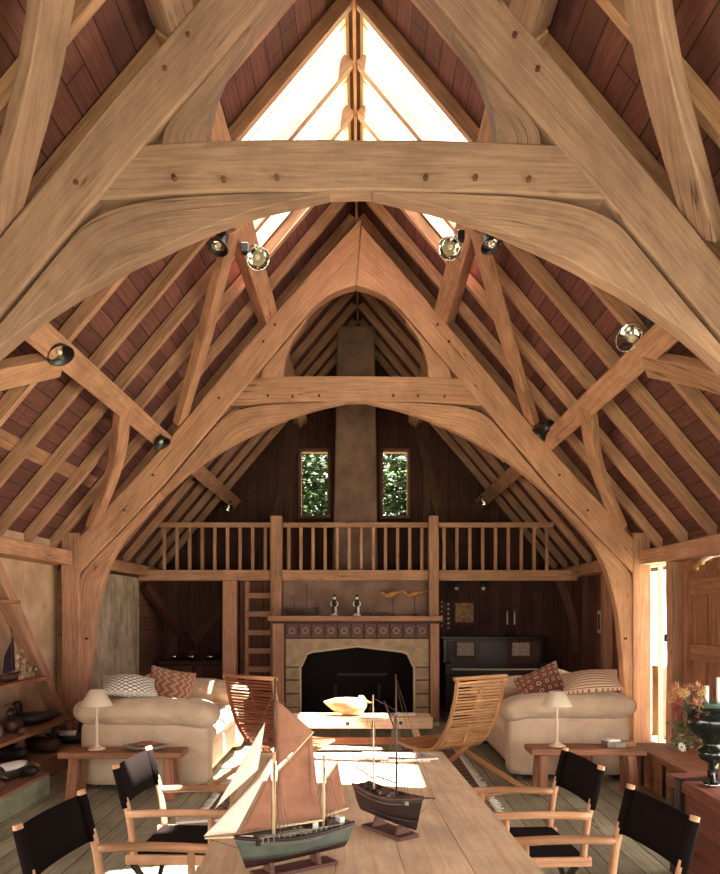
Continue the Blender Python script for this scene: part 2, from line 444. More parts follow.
b = MB(); b.span((-HW-.15, YB, 0), (-HW, -1.5, 2.42), (0, 1, 0)); b.span((-HW-.15, 3.6, 0), (-HW, D2+.1, 2.42), (0, 1, 0)); b.span((-HW-.15, -1.5, 0), (-HW, 3.6, .9), (0, 1, 0)); b.span((-HW-.15, -1.5, 2.1), (-HW, 3.6, 2.42), (0, 1, 0)); struct(b.build('wall_left', 'plaster', nrm=True))
b = MB(); b.span((-HW-.15, D2+.16, 0), (-3.27, 12.85, 2.12)); b.span((-HW-.15, D2+.1, 2.1), (-HW, D4, 2.42)); struct(b.build('wall_left_rear', 'wall_board'))
b = MB(); b.span((-3.27, 8.95, .35), (-3.23, 11.25, 2.1)); tag(b.build('wall_painting', 'fresco', origin=None), 'faded painted plaster panel on left wall beyond the main arch', 'painting')
# right wall with glazed slit (y 8.18..8.62) and doorway (y 6.5..7.72)
b = MB()
b.span((HW, 9.5, 0), (HW+.15, D4, 2.42), (0, 0, 1)); b.span((HW, 9.1, 0), (HW+.04, 9.5, 2.42), (0, 0, 1)); b.span((HW, 7.74, 0), (HW+.15, 8.14, 2.42), (0, 0, 1)); b.span((HW, 8.14, 0), (HW+.15, 9.1, .12), (0, 0, 1))
b.span((HW, 8.14, 2.14), (HW+.15, 9.1, 2.42)); b.span((HW, 6.42, 2.16), (HW+.15, 7.74, 2.42)); b.span((HW, 5.6, 0), (HW+.15, 6.42, 2.42), (0, 0, 1)); b.span((HW, YB, 0), (HW+.15, .2, 2.42), (0, 0, 1)); b.span((HW, .2, 2.1), (HW+.15, 5.6, 2.42)); b.span((HW, .2, 0), (HW+.15, 5.6, .45))
struct(b.build('wall_right', 'wall_board'))
# gable wall with two window openings
GX = [(-1.06, -.49), (.40, .93)]; GZ = (3.27, 4.52)
b = MB()
def gz(x): return 6.6-1.19*abs(x)
th = .12
def gpoly(pts, bb=b): bb.prism([(x, D4, z) for x, z in pts], (0, th, 0))
gpoly([(-HW, 0), (HW, 0), (HW, GZ[0]), (-HW, GZ[0])][:2]+[(HW, 2.3), (HW-.0, 2.45), (2.8, GZ[0]), (-2.8, GZ[0]), (-HW, 2.45)])
for x0, x1 in ((-2.8, -1.06), (-.49, .40), (.93, 2.8)):
    pts = [(x0, GZ[0]), (x1, GZ[0])]
    if x1 == 2.8: gpoly([(.93, GZ[0]), (2.8, GZ[0]), (1.75, GZ[1]), (.93, GZ[1])])
    elif x0 == -2.8: gpoly([(-2.8, GZ[0]), (-1.06, GZ[0]), (-1.06, GZ[1]), (-1.75, GZ[1])])
    else: gpoly([(x0, GZ[0]), (x1, GZ[0]), (x1, GZ[1]), (x0, GZ[1])])
gpoly([(-1.75, GZ[1]), (1.75, GZ[1]), (0, 6.6)])
for f in b.bm.faces:
    for l in f.loops: l[b.uv].uv = (l.vert.co.z, l.vert.co.x)
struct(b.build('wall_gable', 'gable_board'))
for i, (x0, x1) in enumerate(GX):
    w = MB()
    for a in ((x0, x0+.05), (x1-.05, x1)): w.span((a[0], D4-.03, GZ[0]), (a[1], D4+.13, GZ[1]))
    w.span((x0, D4-.03, GZ[1]-.06), (x1, D4+.13, GZ[1])); w.span((x0, D4-.06, GZ[0]), (x1, D4+.13, GZ[0]+.05))
    fr = struct(w.build('window_%d' % (i+1), 'cherry', bevel=.005))
    g = MB(); g.span((x0+.05, D4+.06, GZ[0]+.05), (x1-.05, D4+.068, GZ[1]-.06)); g.build('pane', 'window_glass', fr)
# back wall behind the camera: its wide window opening is invented to let in light
b = MB()
b.span((-HW, YB-.15, 0), (HW, YB, .25)); b.span((-HW, YB-.15, .25), (-2.8, YB, 2.3)); b.span((2.8, YB-.15, .25), (HW, YB, 2.3))
b.prism([(-HW, YB, 2.3), (HW, YB, 2.3), (0, YB, 6.55)], (0, -.15, 0)); struct(b.build('wall_back', 'wall_board'))
w = MB()
for x in (-1.87, -.93, 0, .93, 1.87): w.span((x-.05, YB-.12, .25), (x+.05, YB-.02, 2.3))
struct(w.build('window_3', 'oak_warm'))
w = MB()
for y in (-.25, 1.05, 2.3): w.span((-HW-.12, y-.05, .9), (-HW-.02, y+.05, 2.1))
struct(w.build('window_10', 'oak_warm'))  # unseen left-wall window, added to light the right side
w = MB()
for y in (1.3, 2.4, 3.5, 4.55): w.span((HW+.02, y-.05, .45), (HW+.12, y+.05, 2.1))
struct(w.build('window_9', 'oak_warm'))  # unseen right-wall window, added to light the left wall

# roof boards, one skin per slope, with openings for the ridge skylight and an added one
SKY = [(5.98, 7.92, .08, 1.16), (2.7, 3.6, .2, 0.95)]     # y0, y1, |x| from, |x| to; the second, unseen, is added to sun the table
def skin(sg, name):
    b = MB(); o0 = 6.38+.125*1.554
    def piece(y0, y1, xa, xb):
        co = []
        for x in (xa, xb):
            for y in (y0, y1):
                for dz in (0, .05): co.append((sg*x, y, o0-1.19*x+dz))
        fs = b.faces(co, [(0, 2, 3, 1), (4, 5, 7, 6), (0, 1, 5, 4), (2, 6, 7, 3), (0, 4, 6, 2), (1, 3, 7, 5)], (0, 1, 0))
        for f in fs:
            for l in f.loops: l[b.uv].uv = (l.vert.co.y, abs(l.vert.co.x)*1.554)
    piece(YB-.1, D4+.2, 1.3, 3.75)
    ys = YB-.1
    for y0, y1, xa, xb in sorted(SKY):
        piece(ys, y0, 0, 1.3); ys = y1
        if xa > 0: piece(y0, y1, 0, xa)
        if xb < 1.3: piece(y0, y1, xb, 1.3)
    piece(ys, D4+.2, 0, 1.3)
    return struct(b.build(name, 'roof_board'))
skin(-1, 'ceiling_left'); skin(1, 'ceiling_right')
n = 4
for (y0, y1, xa, xb) in SKY:
    for sg in (-1, 1):
        w = MB(); z = lambda x, d: 6.38+.125*1.554-1.19*x+d
        for y in ([y0+.02, y1-.02] + ([6.31, 6.97, 7.63] if y0 > 5 else [])):
            w.beam((sg*xa, y, z(xa, .03)), (sg*xb, y, z(xb, .03)), .025, .05, up=(sg*1.19, 0, 1))
        for x in (xa, xb): w.beam((sg*x, y0, z(x, .03)), (sg*x, y1, z(x, .03)), .04, .05, up=(sg*1.19, 0, 1))
        fr = struct(w.build('window_%d' % n, 'pane_frame')); n += 1
        g = MB(); co = [(sg*x, y, z(x, .055+d)) for x in (xa, xb) for y in (y0, y1) for d in (0, .006)]
        g.faces(co, [(0, 2, 3, 1), (4, 5, 7, 6), (0, 1, 5, 4), (2, 6, 7, 3), (0, 4, 6, 2), (1, 3, 7, 5)]); g.build('pane', 'window_glass', fr)

# ------------------------------------------------------------------ the oak trusses
def mirror(pts, s): return [(x*s, z) for x, z in pts]
def make_truss(mat, label, straight=False):
    tip = [(.8, 4.66), (.5, 5.02), (.3, 5.26), (.15, 5.44), (.0, 5.6)] if straight else [(.8, 4.68), (.6, 4.915), (.46, 5.07), (.30, 5.19), (.12, 5.27), (.0, 5.30)]
    t = thing('roof_truss', (0, 0, 0), label, 'roof truss')
    for s in (-1, 1):
        side = mirror
        b = MB(); b.strip(side([(3.14, 2.44), (2.2, 3.46), (1.2, 4.66), (.0+.06*s, 6.03-.04*s)], s),
                          side([(3.14, 2.03), (2.7, 2.49), (2.24, 2.98), (1.9, 3.38), (1.48, 3.88), (1.15, 4.26)]+tip, s), -.10 if s < 0 else -.095, .07, 40, .01).build('principal_rafter', mat, t, bevel=.014)
        b = MB(); b.beam((s*3.235, 0, 0), (s*3.235, 0, 2.5), .22, .2, up=(0, 1, 0), seg=8, wob=.008, w1=.2).build('post', mat, t, bevel=.014)
        b = MB(); b.strip(side([(3.15, 0), (3.15, 1.0), (3.15, 1.6), (3.14, 1.9), (3.07, 2.09), (2.7, 2.475), (2.235, 2.965)], s), side([(3.06, 0), (3.04, .7), (2.97, 1.5), (2.90, 1.85), (2.80, 2.15), (2.62, 2.46), (2.20, 2.915)], s), -.085, .06, 40, .004).build('knee', mat, t, bevel=.012)
        b = MB(); b.strip(side([(2.24, 2.95), (1.9, 3.345), (1.64, 3.66), (1.47, 3.83), (1.2, 3.925), (.8, 3.965), (.14, 3.99)], s),
                          side([(2.20, 2.915), (1.85, 3.22), (1.5, 3.45), (1.08, 3.67), (.6, 3.865), (.12, 3.983)], s), -.075, .04, 40, .004).build('arch_brace', mat, t, bevel=.012)
        b = MB(); b.strip(side([(1.08, 4.2), (1.055, 4.36), (.88, 4.57), (.56, 4.95)], s), side([(.82, 4.2), (.81, 4.4), (.73, 4.66), (.57, 4.9)], s), -.07, .04, 20, .003).build('upper_brace', mat, t, bevel=.01)
    b = MB(); b.strip([(-1.33, 4.24), (-.6, 4.275), (.6, 4.27), (1.33, 4.24)], [(-1.52, 3.93), (-.7, 3.98), (.7, 3.98), (1.52, 3.93)], -.085, .05, 30, .006).build('collar_beam', mat, t, bevel=.014)
    for x, z in ((-1.0, 4.05), (-.72, 4.04), (-.42, 4.05), (1.0, 4.04), (.7, 4.05), (.42, 4.05), (-1.55, 4.02), (-1.05, 4.66), (-.92, 4.85), (1.05, 4.66), (.92, 4.85),
                 (-2.3, 3.15), (2.3, 3.15), (-2.62, 2.75), (2.62, 2.75), (-3.05, 1.3), (3.05, 1.3)):
        b = MB(); b.tube([(x, -.118, z), (x, .05, z)], .014, 8); b.build('peg', 'oak_dark', t)
    return t
far = make_truss('oak_warm', 'far pale oak arched roof truss with pointed arch above its collar, by the sofas'); far.location = (0, D2, 0)
near = make_truss('oak_grey', 'near massive oak arched roof truss spanning the top of the photo', True); near.location = (0, D1, 0)

# purlins: lower and upper on each slope, one per bay
def sl(s, x, off=0.0, base=6.07): # point on the truss line of slope s at |x|, offset outward
    return Vector((s*(x+off*NS.x), 0, base-1.19*x+off*NS.z))
def up_of(s): return Vector((s*1.19, 0, 1))
bays = [(YB, D1-.02, 'before the near truss'), (D1+.02, D2-.02, 'between the two trusses'), (D2+.02, D4, 'beyond the far truss')]
for s, sn in ((-1, 'left'), (1, 'right')):
    for x, pn in ((2.15, 'lower'), (.95, 'upper')):
        for y0, y1, bn in bays:
            c = sl(s, x, .085)
            b = MB(); b.beam(c+Vector((0, y0, 0)), c+Vector((0, y1, 0)), .2, .17, up=up_of(s), seg=10, wob=.008)
            o = b.build('purlin', 'oak_warm' if y1 > D1 else 'oak_grey', origin=c+Vector((0, y0, 0)), bevel=.01)
            tag(o, '%s oak purlin of the %s roof slope %s' % (pn, sn, bn), 'purlin')
    # plates
    for y0, y1, bn in ((YB, D1, 'before the near truss'), (D1, D2-.13, 'between the trusses'), (D2+.13, D4, 'beyond the far truss')):
        px_ = s*3.325 if not (s < 0 and y0 > D2) else -3.26
        b = MB(); b.beam((px_, y0, 2.21), (px_, y1, 2.21), .26, .16, seg=8, wob=.008)
        tag(b.build('wall_plate', 'oak_warm', origin=(px_, y0, 2.21), bevel=.012), 'oak wall plate under the %s rafters %s' % (sn, bn), 'wall plate')
# ridge board
b = MB(); b.box((0, (YB+D4)/2, 6.43), (.026, D4-YB, .14)); tag(b.build('ridge_board', 'oak_warm', origin=(0, YB, 6.4)), 'long thin ridge board where both roof slopes meet', 'ridge board')
# common rafters
ys = [5.98+.66*k for k in range(-7, 12)]
ordn = ['first', 'second', 'third', 'fourth', 'fifth', 'sixth', 'seventh', 'eighth', 'ninth', 'tenth']
for s, sn in ((-1, 'left'), (1, 'right')):
    proto = None
    for y in ys:
        if y > D4-.05: continue
        if proto is None:
            b = MB(); a = sl(s, 0, .06, 6.38); e = sl(s, 3.42, .06, 6.38); b.beam(a, e, .07, .11, up=up_of(s), seg=12, wob=.006)
            proto = o = b.build('common_rafter', 'oak_rafter', bevel=.006)
        else: o = proto.copy(); COL.objects.link(o)
        o.location = (0, y, 0)
        if y < D1: w = '%s counting forward from the near truss' % ordn[int(round((D1-y-.2)/.66))]
        elif y < D2: w = '%s behind the near truss' % ordn[[q for q in ys if D1 < q < D2].index(y)]
        else: w = '%s behind the far truss' % ordn[[q for q in ys if q > D2].index(y)]
        tag(o, 'common rafter on the %s roof slope, %s' % (sn, w), 'rafter', 'common rafters of the %s slope' % sn)
# wind braces curving from principal to purlin
def wind(s, tx, ty, px, py, mat, label, w=.17, bow=.12):
    a = sl(s, tx, .06); a.y = ty; c = sl(s, px, .04); c.y = py
    along = (c-a).normalized(); sd = along.cross(up_of(s)).normalized()
    if sd.y*(1 if py < ty else -1) < 0: sd = -sd
    b = MB(); b.beam(a, c, w, .09, up=up_of(s), seg=14, wob=.006, bow=sd*bow)
    tag(b.build('wind_brace', mat, origin=a, bevel=.01), label, 'wind brace', 'curved wind braces')
for s, sn in ((-1, 'left'), (1, 'right')):
    wind(s, 2.95, D2-.05, 2.15, 7.15, 'oak_warm', 'lower wind brace springing from the far truss to the lower %s purlin' % sn)
    wind(s, 1.96, D2-.05, 1.02, 6.5, 'oak_warm', 'upper wind brace springing from the far truss to the upper %s purlin' % sn, .16, .03)
    wind(s, 2.98, D1+.05, 2.2, 5.75, 'oak_warm', 'short wind brace from the near truss back to the lower %s purlin' % sn, .2)
    wind(s, 1.96, D1+.05, 1.0, 6.1, 'oak_warm', 'wind brace from the near truss back to the upper %s purlin' % sn, .16)
    wind(s, 1.98, D1-.05, .96, 2.75, 'oak_grey', 'broad curved wind brace coming forward from the near truss, top %s' % sn, .22, .14)
    wind(s, 2.98, D1-.05, 2.2, 2.6, 'oak_grey', 'low wind brace coming forward from the near truss, %s side' % sn, .22, .14)

# ------------------------------------------------------------------ loft: beam, floor, posts, railing
b = MB(); b.beam((-3.3, D3, 2.15), (3.3, D3, 2.15), .16, .16, seg=12, wob=.006); tag(b.build('loft_beam', 'oak_warm', origin=(0, D3, 2.15), bevel=.01), 'long oak beam carrying the front edge of the loft', 'beam')
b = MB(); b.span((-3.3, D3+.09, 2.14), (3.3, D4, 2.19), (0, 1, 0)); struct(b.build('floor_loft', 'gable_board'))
for x0, x1, z1, lab in ((-2.02, -1.81, 2.07, 'shorter oak post left of the ladder, under the loft beam'), (-1.29, -1.12, 3.03, 'tall oak post left of the fireplace rising to the loft rail'), (1.06, 1.21, 3.03, 'tall oak post right of the fireplace rising to the loft rail')):
    y = D3-.1 if z1 > 2.5 else D3
    b = MB(); b.beam(((x0+x1)/2, y, 0), ((x0+x1)/2, y, z1), x1-x0, .17, up=(0, 1, 0), seg=8, wob=.006)
    tag(b.build('loft_post', 'oak_warm', origin=((x0+x1)/2, y, 0), bevel=.012), lab, 'post')
rt = thing('loft_railing', (0, D3, 2.23), 'wooden baluster railing along the front of the loft', 'railing')
for xa, xb in ((-3.0, -1.29), (-1.12, 1.06), (1.21, 2.95)):
    b = MB(); b.beam((xa, 0, .68), (xb, 0, .68), .07, .075, seg=6, wob=.004); b.build('handrail', 'oak_warm', rt, bevel=.008)
    nb = int(round((xb-xa)/.186)); 
    for k in range(nb):
        x = xa+(k+.5)*(xb-xa)/nb
        b = MB(); b.beam((x, 0, 0), (x, 0, .645), .045, .04, up=(0, 1, 0)); b.build('baluster', 'oak_warm', rt)
# chimney stack in the loft and plaster breast under it
b = MB(); b.prism([(-.41, 12.2, 2.19), (.33, 12.2, 2.19), (.31, 12.2, 3.6), (.27, 12.2, 6.2), (-.33, 12.2, 6.2), (-.37, 12.2, 3.6)], (0, .7, 0))
tag(b.build('chimney_stack', 'chimney_plaster', origin=(0, 12.2, 2.19), bevel=.03), 'rough plastered chimney stack rising through the loft between the windows', 'chimney')
b = MB(); b.span((-1.12, D3+.05, 1.5), (1.06, D3+.16, 2.07)); tag(b.build('chimney_breast', 'chimney_plaster', origin=(0, D3, 1.5)), 'plaster chimney breast between the mantel shelf and loft beam', 'chimney breast')
# posts and braces standing against the far end walls
for pts, lab in (([(-3.2, D3-.05, 2.0), (-2.75, D3+1.2, 1.0)], 'thin brace in the dark corner behind the left sofa'),):
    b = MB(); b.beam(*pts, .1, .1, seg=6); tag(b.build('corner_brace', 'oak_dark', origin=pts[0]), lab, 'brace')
for s, sn in ((-1, 'left'), (1, 'right')):
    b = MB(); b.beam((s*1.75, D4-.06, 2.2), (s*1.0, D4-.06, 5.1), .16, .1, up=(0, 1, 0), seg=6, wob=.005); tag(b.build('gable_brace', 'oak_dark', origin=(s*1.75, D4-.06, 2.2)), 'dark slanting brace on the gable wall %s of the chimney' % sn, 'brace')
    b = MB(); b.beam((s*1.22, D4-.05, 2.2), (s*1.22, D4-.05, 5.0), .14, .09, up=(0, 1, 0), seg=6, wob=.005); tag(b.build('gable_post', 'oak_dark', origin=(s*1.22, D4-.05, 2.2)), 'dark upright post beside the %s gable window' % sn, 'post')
# far wall behind the recesses
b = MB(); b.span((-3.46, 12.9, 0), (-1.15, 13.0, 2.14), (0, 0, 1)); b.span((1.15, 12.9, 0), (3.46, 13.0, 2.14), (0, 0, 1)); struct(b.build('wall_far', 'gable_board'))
b = MB(); b.beam((-2.9, 12.83, .9), (-1.95, 12.83, 2.1), .14, .1, up=(0, 1, 0), seg=6); tag(b.build('recess_brace', 'oak_dark', origin=(-2.9, 12.83, .9)), 'slanting brace on the dark back wall of the left recess', 'brace')
b = MB(); b.span((-1.82, 11.78, 0), (-1.13, 11.84, 2.07), (0, 0, 1)); struct(b.build('wall_ladder_panel', 'wall_board'))
# right far bay: upright studs and brace
for y, lab in ((9.5, 'first oak stud on the right wall beyond the far arch'), (10.35, 'second oak stud on the right wall beyond the far arch'), (11.35, 'third oak stud on the right wall, at the loft corner')):
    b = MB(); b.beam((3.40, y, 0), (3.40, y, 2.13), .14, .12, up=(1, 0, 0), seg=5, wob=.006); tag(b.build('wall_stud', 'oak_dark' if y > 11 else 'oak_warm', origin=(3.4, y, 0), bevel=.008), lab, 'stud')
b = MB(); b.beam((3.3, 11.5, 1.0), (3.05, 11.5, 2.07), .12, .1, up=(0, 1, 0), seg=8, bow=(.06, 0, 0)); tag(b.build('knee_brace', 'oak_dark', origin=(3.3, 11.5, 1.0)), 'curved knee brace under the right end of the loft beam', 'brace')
b = MB(); b.span((3.43, 10.7, 1.3), (3.46, 10.86, 1.62)); tag(b.build('switch_plate', 'pane_frame', origin=(3.445, 10.78, 1.3)), 'small pale framed plate on the right plank wall', 'switch plate')
b2 = MB(); b2.span((-.02, -.045, .05), (-.013, .045, .27)); b2.build('slot', 'black_metal', [o for o in COL.objects if o.name.startswith('switch_plate')][0])

# left wall: diagonal brace, shelves, plinth
b = MB(); b.beam((-3.22, 6.45, 2.3), (-3.22, 8.42, .3), .14, .13, up=(0, 1, 0), seg=12, wob=.006); tag(b.build('wall_brace', 'oak_warm', origin=(-3.24, 8.5, .3), bevel=.012), 'long diagonal oak brace crossing the shelves on the left wall', 'brace')
for (zt, xf, y1, lab) in ((1.71, -3.12, 7.1, 'top wall shelf at the left edge, empty'), (.955, -3.08, 7.68, 'middle wall shelf on the left, carrying the dark-sailed boat'), (.48, -3.0, 8.15, 'lowest wall shelf on the left, carrying decoy ducks')):
    b = MB(); b.span((-HW, 5.2, zt-.035), (xf, y1, zt)); tag(b.build('wall_shelf', 'bench_wood', origin=(-HW, y1, zt), bevel=.004), lab, 'shelf')
b = MB(); b.span((-HW+.03, 4.0, 0), (-2.68, 6.68, .17)); pl = tag(b.build('low_plinth', 'green_board', origin=(-HW, 6.6, 0), bevel=.006), 'low green-painted plinth along the left wall holding decoys', 'plinth')
b = MB(); b.span((.03, -2.58, .17), (.775, .06, .195)); b.build('plinth_top', 'pink_board', pl)
b = MB(); b.span((-HW, 6.9, 0), (-2.95, 8.2, .2)); tag(b.build('low_ledge', 'pink_board', origin=(-HW, 7, 0), bevel=.008), 'low wooden ledge beside the left post, holding dark decoys', 'ledge')

# right wall: glazed slit and door
w = MB()
for y in (8.14, 9.06): w.span((3.36, y-.0, .1), (3.46, y+.04, 2.16))
w.span((3.36, 8.14, .08), (3.46, 9.1, .14)); w.span((3.36, 8.14, 2.12), (3.46, 9.1, 2.17)); w.span((3.38, 8.5, .12), (3.43, 8.52, 2.14))
fr = struct(w.build('window_8', 'pane_frame', bevel=.005)); g = MB(); g.span((3.42, 8.18, .14), (3.426, 9.06, 2.12)); g.build('pane', 'window_glass', fr)
g = MB(); g.span((3.34, 8.16, 1.28), (3.38, 8.24, 1.36)); g.build('latch', 'iron', fr)
b = MB(); b.beam((3.375, 8.02, 0), (3.375, 8.02, 2.13), .14, .15, up=(1, 0, 0), seg=8, wob=.008); tag(b.build('door_post', 'oak_warm', origin=(3.38, 8, 0), bevel=.012), 'square oak post between the bright slit window and plank door', 'post')
dr = MB()
for k in range(9):
    y = 6.46+k*.14; top = 2.12-.10*((k-4)/4)**2
    dr.span((3.42, y+.004, .04), (3.46, y+.136, top), (0, 0, 1))
dr = struct(dr.build('door_1', 'bench_wood', bevel=.006))
for z in (.45, 1.2, 1.85):
    b = MB(); b.span((3.385, 6.47, z-.08), (3.42, 7.71, z+.08)); b.build('door_rail', 'bench_wood', dr, bevel=.008)
for y0 in (6.8, 7.1, 7.4):
    b = MB(); b.span((3.395, y0-.025, .1), (3.42, y0+.025, 2.0)); b.build('cover_strip', 'bench_wood', dr, bevel=.004)
b = MB(); b.strip([(6.40, 2.12), (6.75, 2.22), (7.1, 2.25), (7.45, 2.22), (7.78, 2.12)], [(6.44, 2.0), (6.75, 2.11), (7.1, 2.15), (7.45, 2.11), (7.74, 2.0)], 0, .1, 20)
for v in b.bm.verts: v.co = Vector((3.36+v.co.y, v.co.x, v.co.z))
o = struct(b.build('trim_1', 'bench_wood', bevel=.006))
b = MB(); b.span((3.36, 7.72, 0), (3.46, 7.8, 2.12)); b.span((3.36, 6.38, 0), (3.46, 6.45, 2.12)); struct(b.build('trim_2', 'bench_wood', bevel=.006))

b = MB(); zz = 6.38+.125*1.554-1.19*2.95; b.beam((-2.95, 6.2, zz-.01), (-2.95, 8.55, zz-.01), .14, .012, up=up_of(-1)); struct(b.build('pale_lit_strip', 'pink_board'))  # paler strip painted in where a row of roof boards is lit
# ------------------------------------------------------------------ spot lamps clipped to the purlins
def spotlight(px, py, D, aim, label, housing='black_metal', sc=1.0, tilt=None, clamp=None):
    """lamp head hanging beside a purlin: clamp, arm, can and reflector"""
    p = at(px, py, D); t = thing('spotlight', p, label, 'spotlight', 'clamp-on spotlights along the purlins')
    aim = Vector(aim).normalized(); q = aim.to_track_quat('Z', 'Y').to_matrix()
    cl = Vector(clamp or (0, .05, .16))
    b = MB(); b.box(cl, (.06, .07, .08)); b.build('clamp', 'black_metal', t, bevel=.006)
    b = MB(); b.tube([cl, cl*.5+Vector((0, .03, 0)), -aim*.05], .011, 8, 6); b.build('arm', 'black_metal', t)
    b = MB(); b.lathe([(.012, -.16*sc), (.045*sc, -.15*sc), (.05*sc, -.06*sc), (.05*sc, -.03*sc), (.085*sc, .03*sc), (.1*sc, .06*sc), (.092*sc, .06*sc), (.07*sc, .02*sc), (.02, -.02*sc)], M=q, n=20, closed=False)
    b.build('lamp_head', housing, t, nrm=False)
    b = MB(); b.lathe([(.088*sc, .05*sc), (.07*sc, .02*sc), (.04*sc, -.005*sc), (.008, -.012*sc)], M=q, n=20, closed=False); b.build('reflector', 'chrome', t, nrm=False)
    b = MB(); b.sphere(q @ Vector((0, 0, .02*sc)), .024*sc, sub=2); b.build('bulb', 'lampshade', t)
    return t
spotlight(58, 350, 5.55, (.5, -.3, -.8), 'black spotlight at the near end of the lower left purlin', clamp=(-.06, 0, .1))
spotlight(160, 440, 8.3, (.5, -.2, -.8), 'black spotlight at the far end of the lower left purlin', clamp=(-.08, 0, .06))
spotlight(219, 243, 6.0, (-.2, -.3, -.9), 'black spotlight left of the upper left purlin, hanging under the near arch', sc=.9, clamp=(.03, 0, .1))
spotlight(257, 256, 6.3, (.3, -.7, -.7), 'chrome-faced spotlight right of the upper left purlin', housing='chrome', clamp=(-.1, 0, .06))
spotlight(451, 246, 6.3, (-.3, -.7, -.7), 'chrome-faced spotlight left of the upper right purlin', housing='chrome', clamp=(.08, 0, .08))
spotlight(490, 241, 6.0, (.2, -.3, -.9), 'black spotlight right of the upper right purlin, hanging under the near arch', sc=.9, clamp=(-.03, 0, .1))
spotlight(634, 340, 5.75, (-.75, -.6, .1), 'large chrome-faced spotlight turned towards the room on the lower right purlin', housing='chrome', sc=1.15, clamp=(.12, 0, 0))
spotlight(655, 330, 5.5, (.2, .2, -.9), 'small black spotlight beside the large chrome one on the right', sc=.7, clamp=(-.02, 0, .07))
spotlight(542, 432, 8.3, (-.6, .3, -.6), 'black spotlight at the far end of the lower right purlin', clamp=(.09, 0, .04))
spotlight(198, 478, 10.9, (-.3, .3, -.8), 'black spotlight on the purlin stub seen under the far arch, left', sc=.8, clamp=(.02, 0, .06))
spotlight(229, 506, 12.9, (0, -.6, -.6), 'bright-faced spotlight at the loft end of the left purlin', housing='chrome', sc=.8, clamp=(0, 0, .08))
spotlight(508, 470, 10.9, (.3, .3, -.8), 'black spotlight on the purlin stub seen under the far arch, right', sc=.8, clamp=(-.02, 0, .06))
spotlight(483, 500, 12.9, (0, -.6, -.6), 'bright-faced spotlight at the loft end of the right purlin', housing='chrome', sc=.8, clamp=(0, 0, .08))

# ------------------------------------------------------------------ ladder
t = thing('ladder', (-1.50, 11.68, 0), 'wooden ladder leading up to the loft left of the fireplace', 'ladder')
for x in (-.2, .2): b = MB(); b.beam((x, 0, 0), (x, .04, 2.1), .055, .08, up=(0, 1, 0), seg=5, wob=.003); b.build('stile', 'oak_warm', t, bevel=.006)
for k in range(8):
    b = MB(); z = .18+k*.282-.02; b.beam((-.2, -.03, z), (.2, -.03, z), .1, .085); b.build('rung', 'oak_warm', t, bevel=.008)

# ------------------------------------------------------------------ fireplace
FY = 11.12
t = thing('fireplace', (0, FY, 0), 'stone fireplace with arched black opening and wooden surround', 'fireplace')
for x0, x1 in ((-1.24, -1.07), (1.07, 1.2)):
    b = MB(); b.span((x0, -.02, 0), (x1, .12, 1.46)); b.build('surround_post', 'oak_warm', t, bevel=.01)
    xm = x1+.012 if x0 < 0 else x0-.012; b = MB(); b.span((xm-.012, -.01, 0), (xm+.012, .06, 1.46)); b.build('surround_moulding', 'oak_dark', t)
b = MB(); b.span((-1.3, -.16, 1.47), (1.24, .13, 1.545)); b.build('mantel_shelf', 'oak_warm', t, bevel=.012)
b = MB(); b.span((-1.24, -.03, 1.43), (1.2, .13, 1.47)); b.build('mantel_moulding', 'oak_dark', t, bevel=.006)
nt = 11
for k in range(nt):
    x0 = -1.05+k*2.1/nt
    b = MB(); b.box((x0+1.05/nt, .03, 1.325), (2.1/nt-.02, .04, .19))
    for f in b.bm.faces:
        for l in f.loops: l[b.uv].uv = ((l.vert.co.x-x0)*.585, (l.vert.co.z-1.23)*.585)
    b.build('tile', 'tile_blue', t, bevel=.003)
b = MB(); b.span((-1.06, .05, 0), (-.86, .13, 1.43)); b.span((.86, .05, 0), (1.06, .13, 1.43)); b.span((-.86, .05, 1.2), (.86, .24, 1.43)); b.build('surround_backing', 'mortar', t)
# stone blocks of the jambs and lintel
def arch_z(x): x = abs(x); return 1.10-.085*x/.68 if x < .68 else 1.015-.21*((x-.68)/.14)**2.2
for s in (-1, 1):
    z = 0
    for k, h in enumerate((.2, .2, .2, .19)):
        b = MB(); xa, xb = (.84, 1.05); b.span((s*xa, .02, z+.009), (s*xb, .06, z+h-.009)); b.build('stone_block', 'stone', t, bevel=.008); z += h
b = MB(); N_ = 40; low = [(-1.05, .80), (-.82, .80)]+[(-.82+1.64*i/N_, arch_z(-.82+1.64*i/N_)) for i in range(N_+1)]+[(.82, .80), (1.05, .80)]
b.prism([(x, .02, z) for x, z in low]+[(1.05, .02, 1.205), (-1.05, .02, 1.205)], (0, .04, 0)); b.build('stone_lintel', 'stone', t)
edge = [(-.835, 0), (-.835, .4), (-.835, .8)]+[(-.82+1.64*i/20, arch_z(-.82+1.64*i/20)) for i in range(21)]+[(.835, .8), (.835, .4), (.835, 0)]
b = MB(); b.tube([(x, .02, z) for x, z in edge], .018, 8); b.build('arch_moulding', 'stone_edge', t)
b = MB(); b.span((-.95, .62, 0), (.95, .68, 1.3)); b.span((-1.0, .13, 0), (-.9, .68, 1.3)); b.span((.9, .13, 0), (1.0, .68, 1.3)); b.span((-.95, .24, 1.2), (.95, .68, 1.3)); b.span((-.95, .1, .0), (.95, .68, .03)); b.build('firebox', 'soot', t)
b = MB(); b.span((-1.15, -.45, 0), (1.15, .02, .05)); b.build('hearth', 'stone', t, bevel=.01)
b = MB(); b.span((-.3, .55, .62), (.45, .61, .66)); b.span((-.35, .3, .12), (-.31, .34, .5)); b.span((.31, .3, .12), (.35, .34, .5)); b.span((-.4, .3, .12), (.4, .34, .15)); b.build('fire_grate', 'iron', t)
for s in (-1, 1): pass

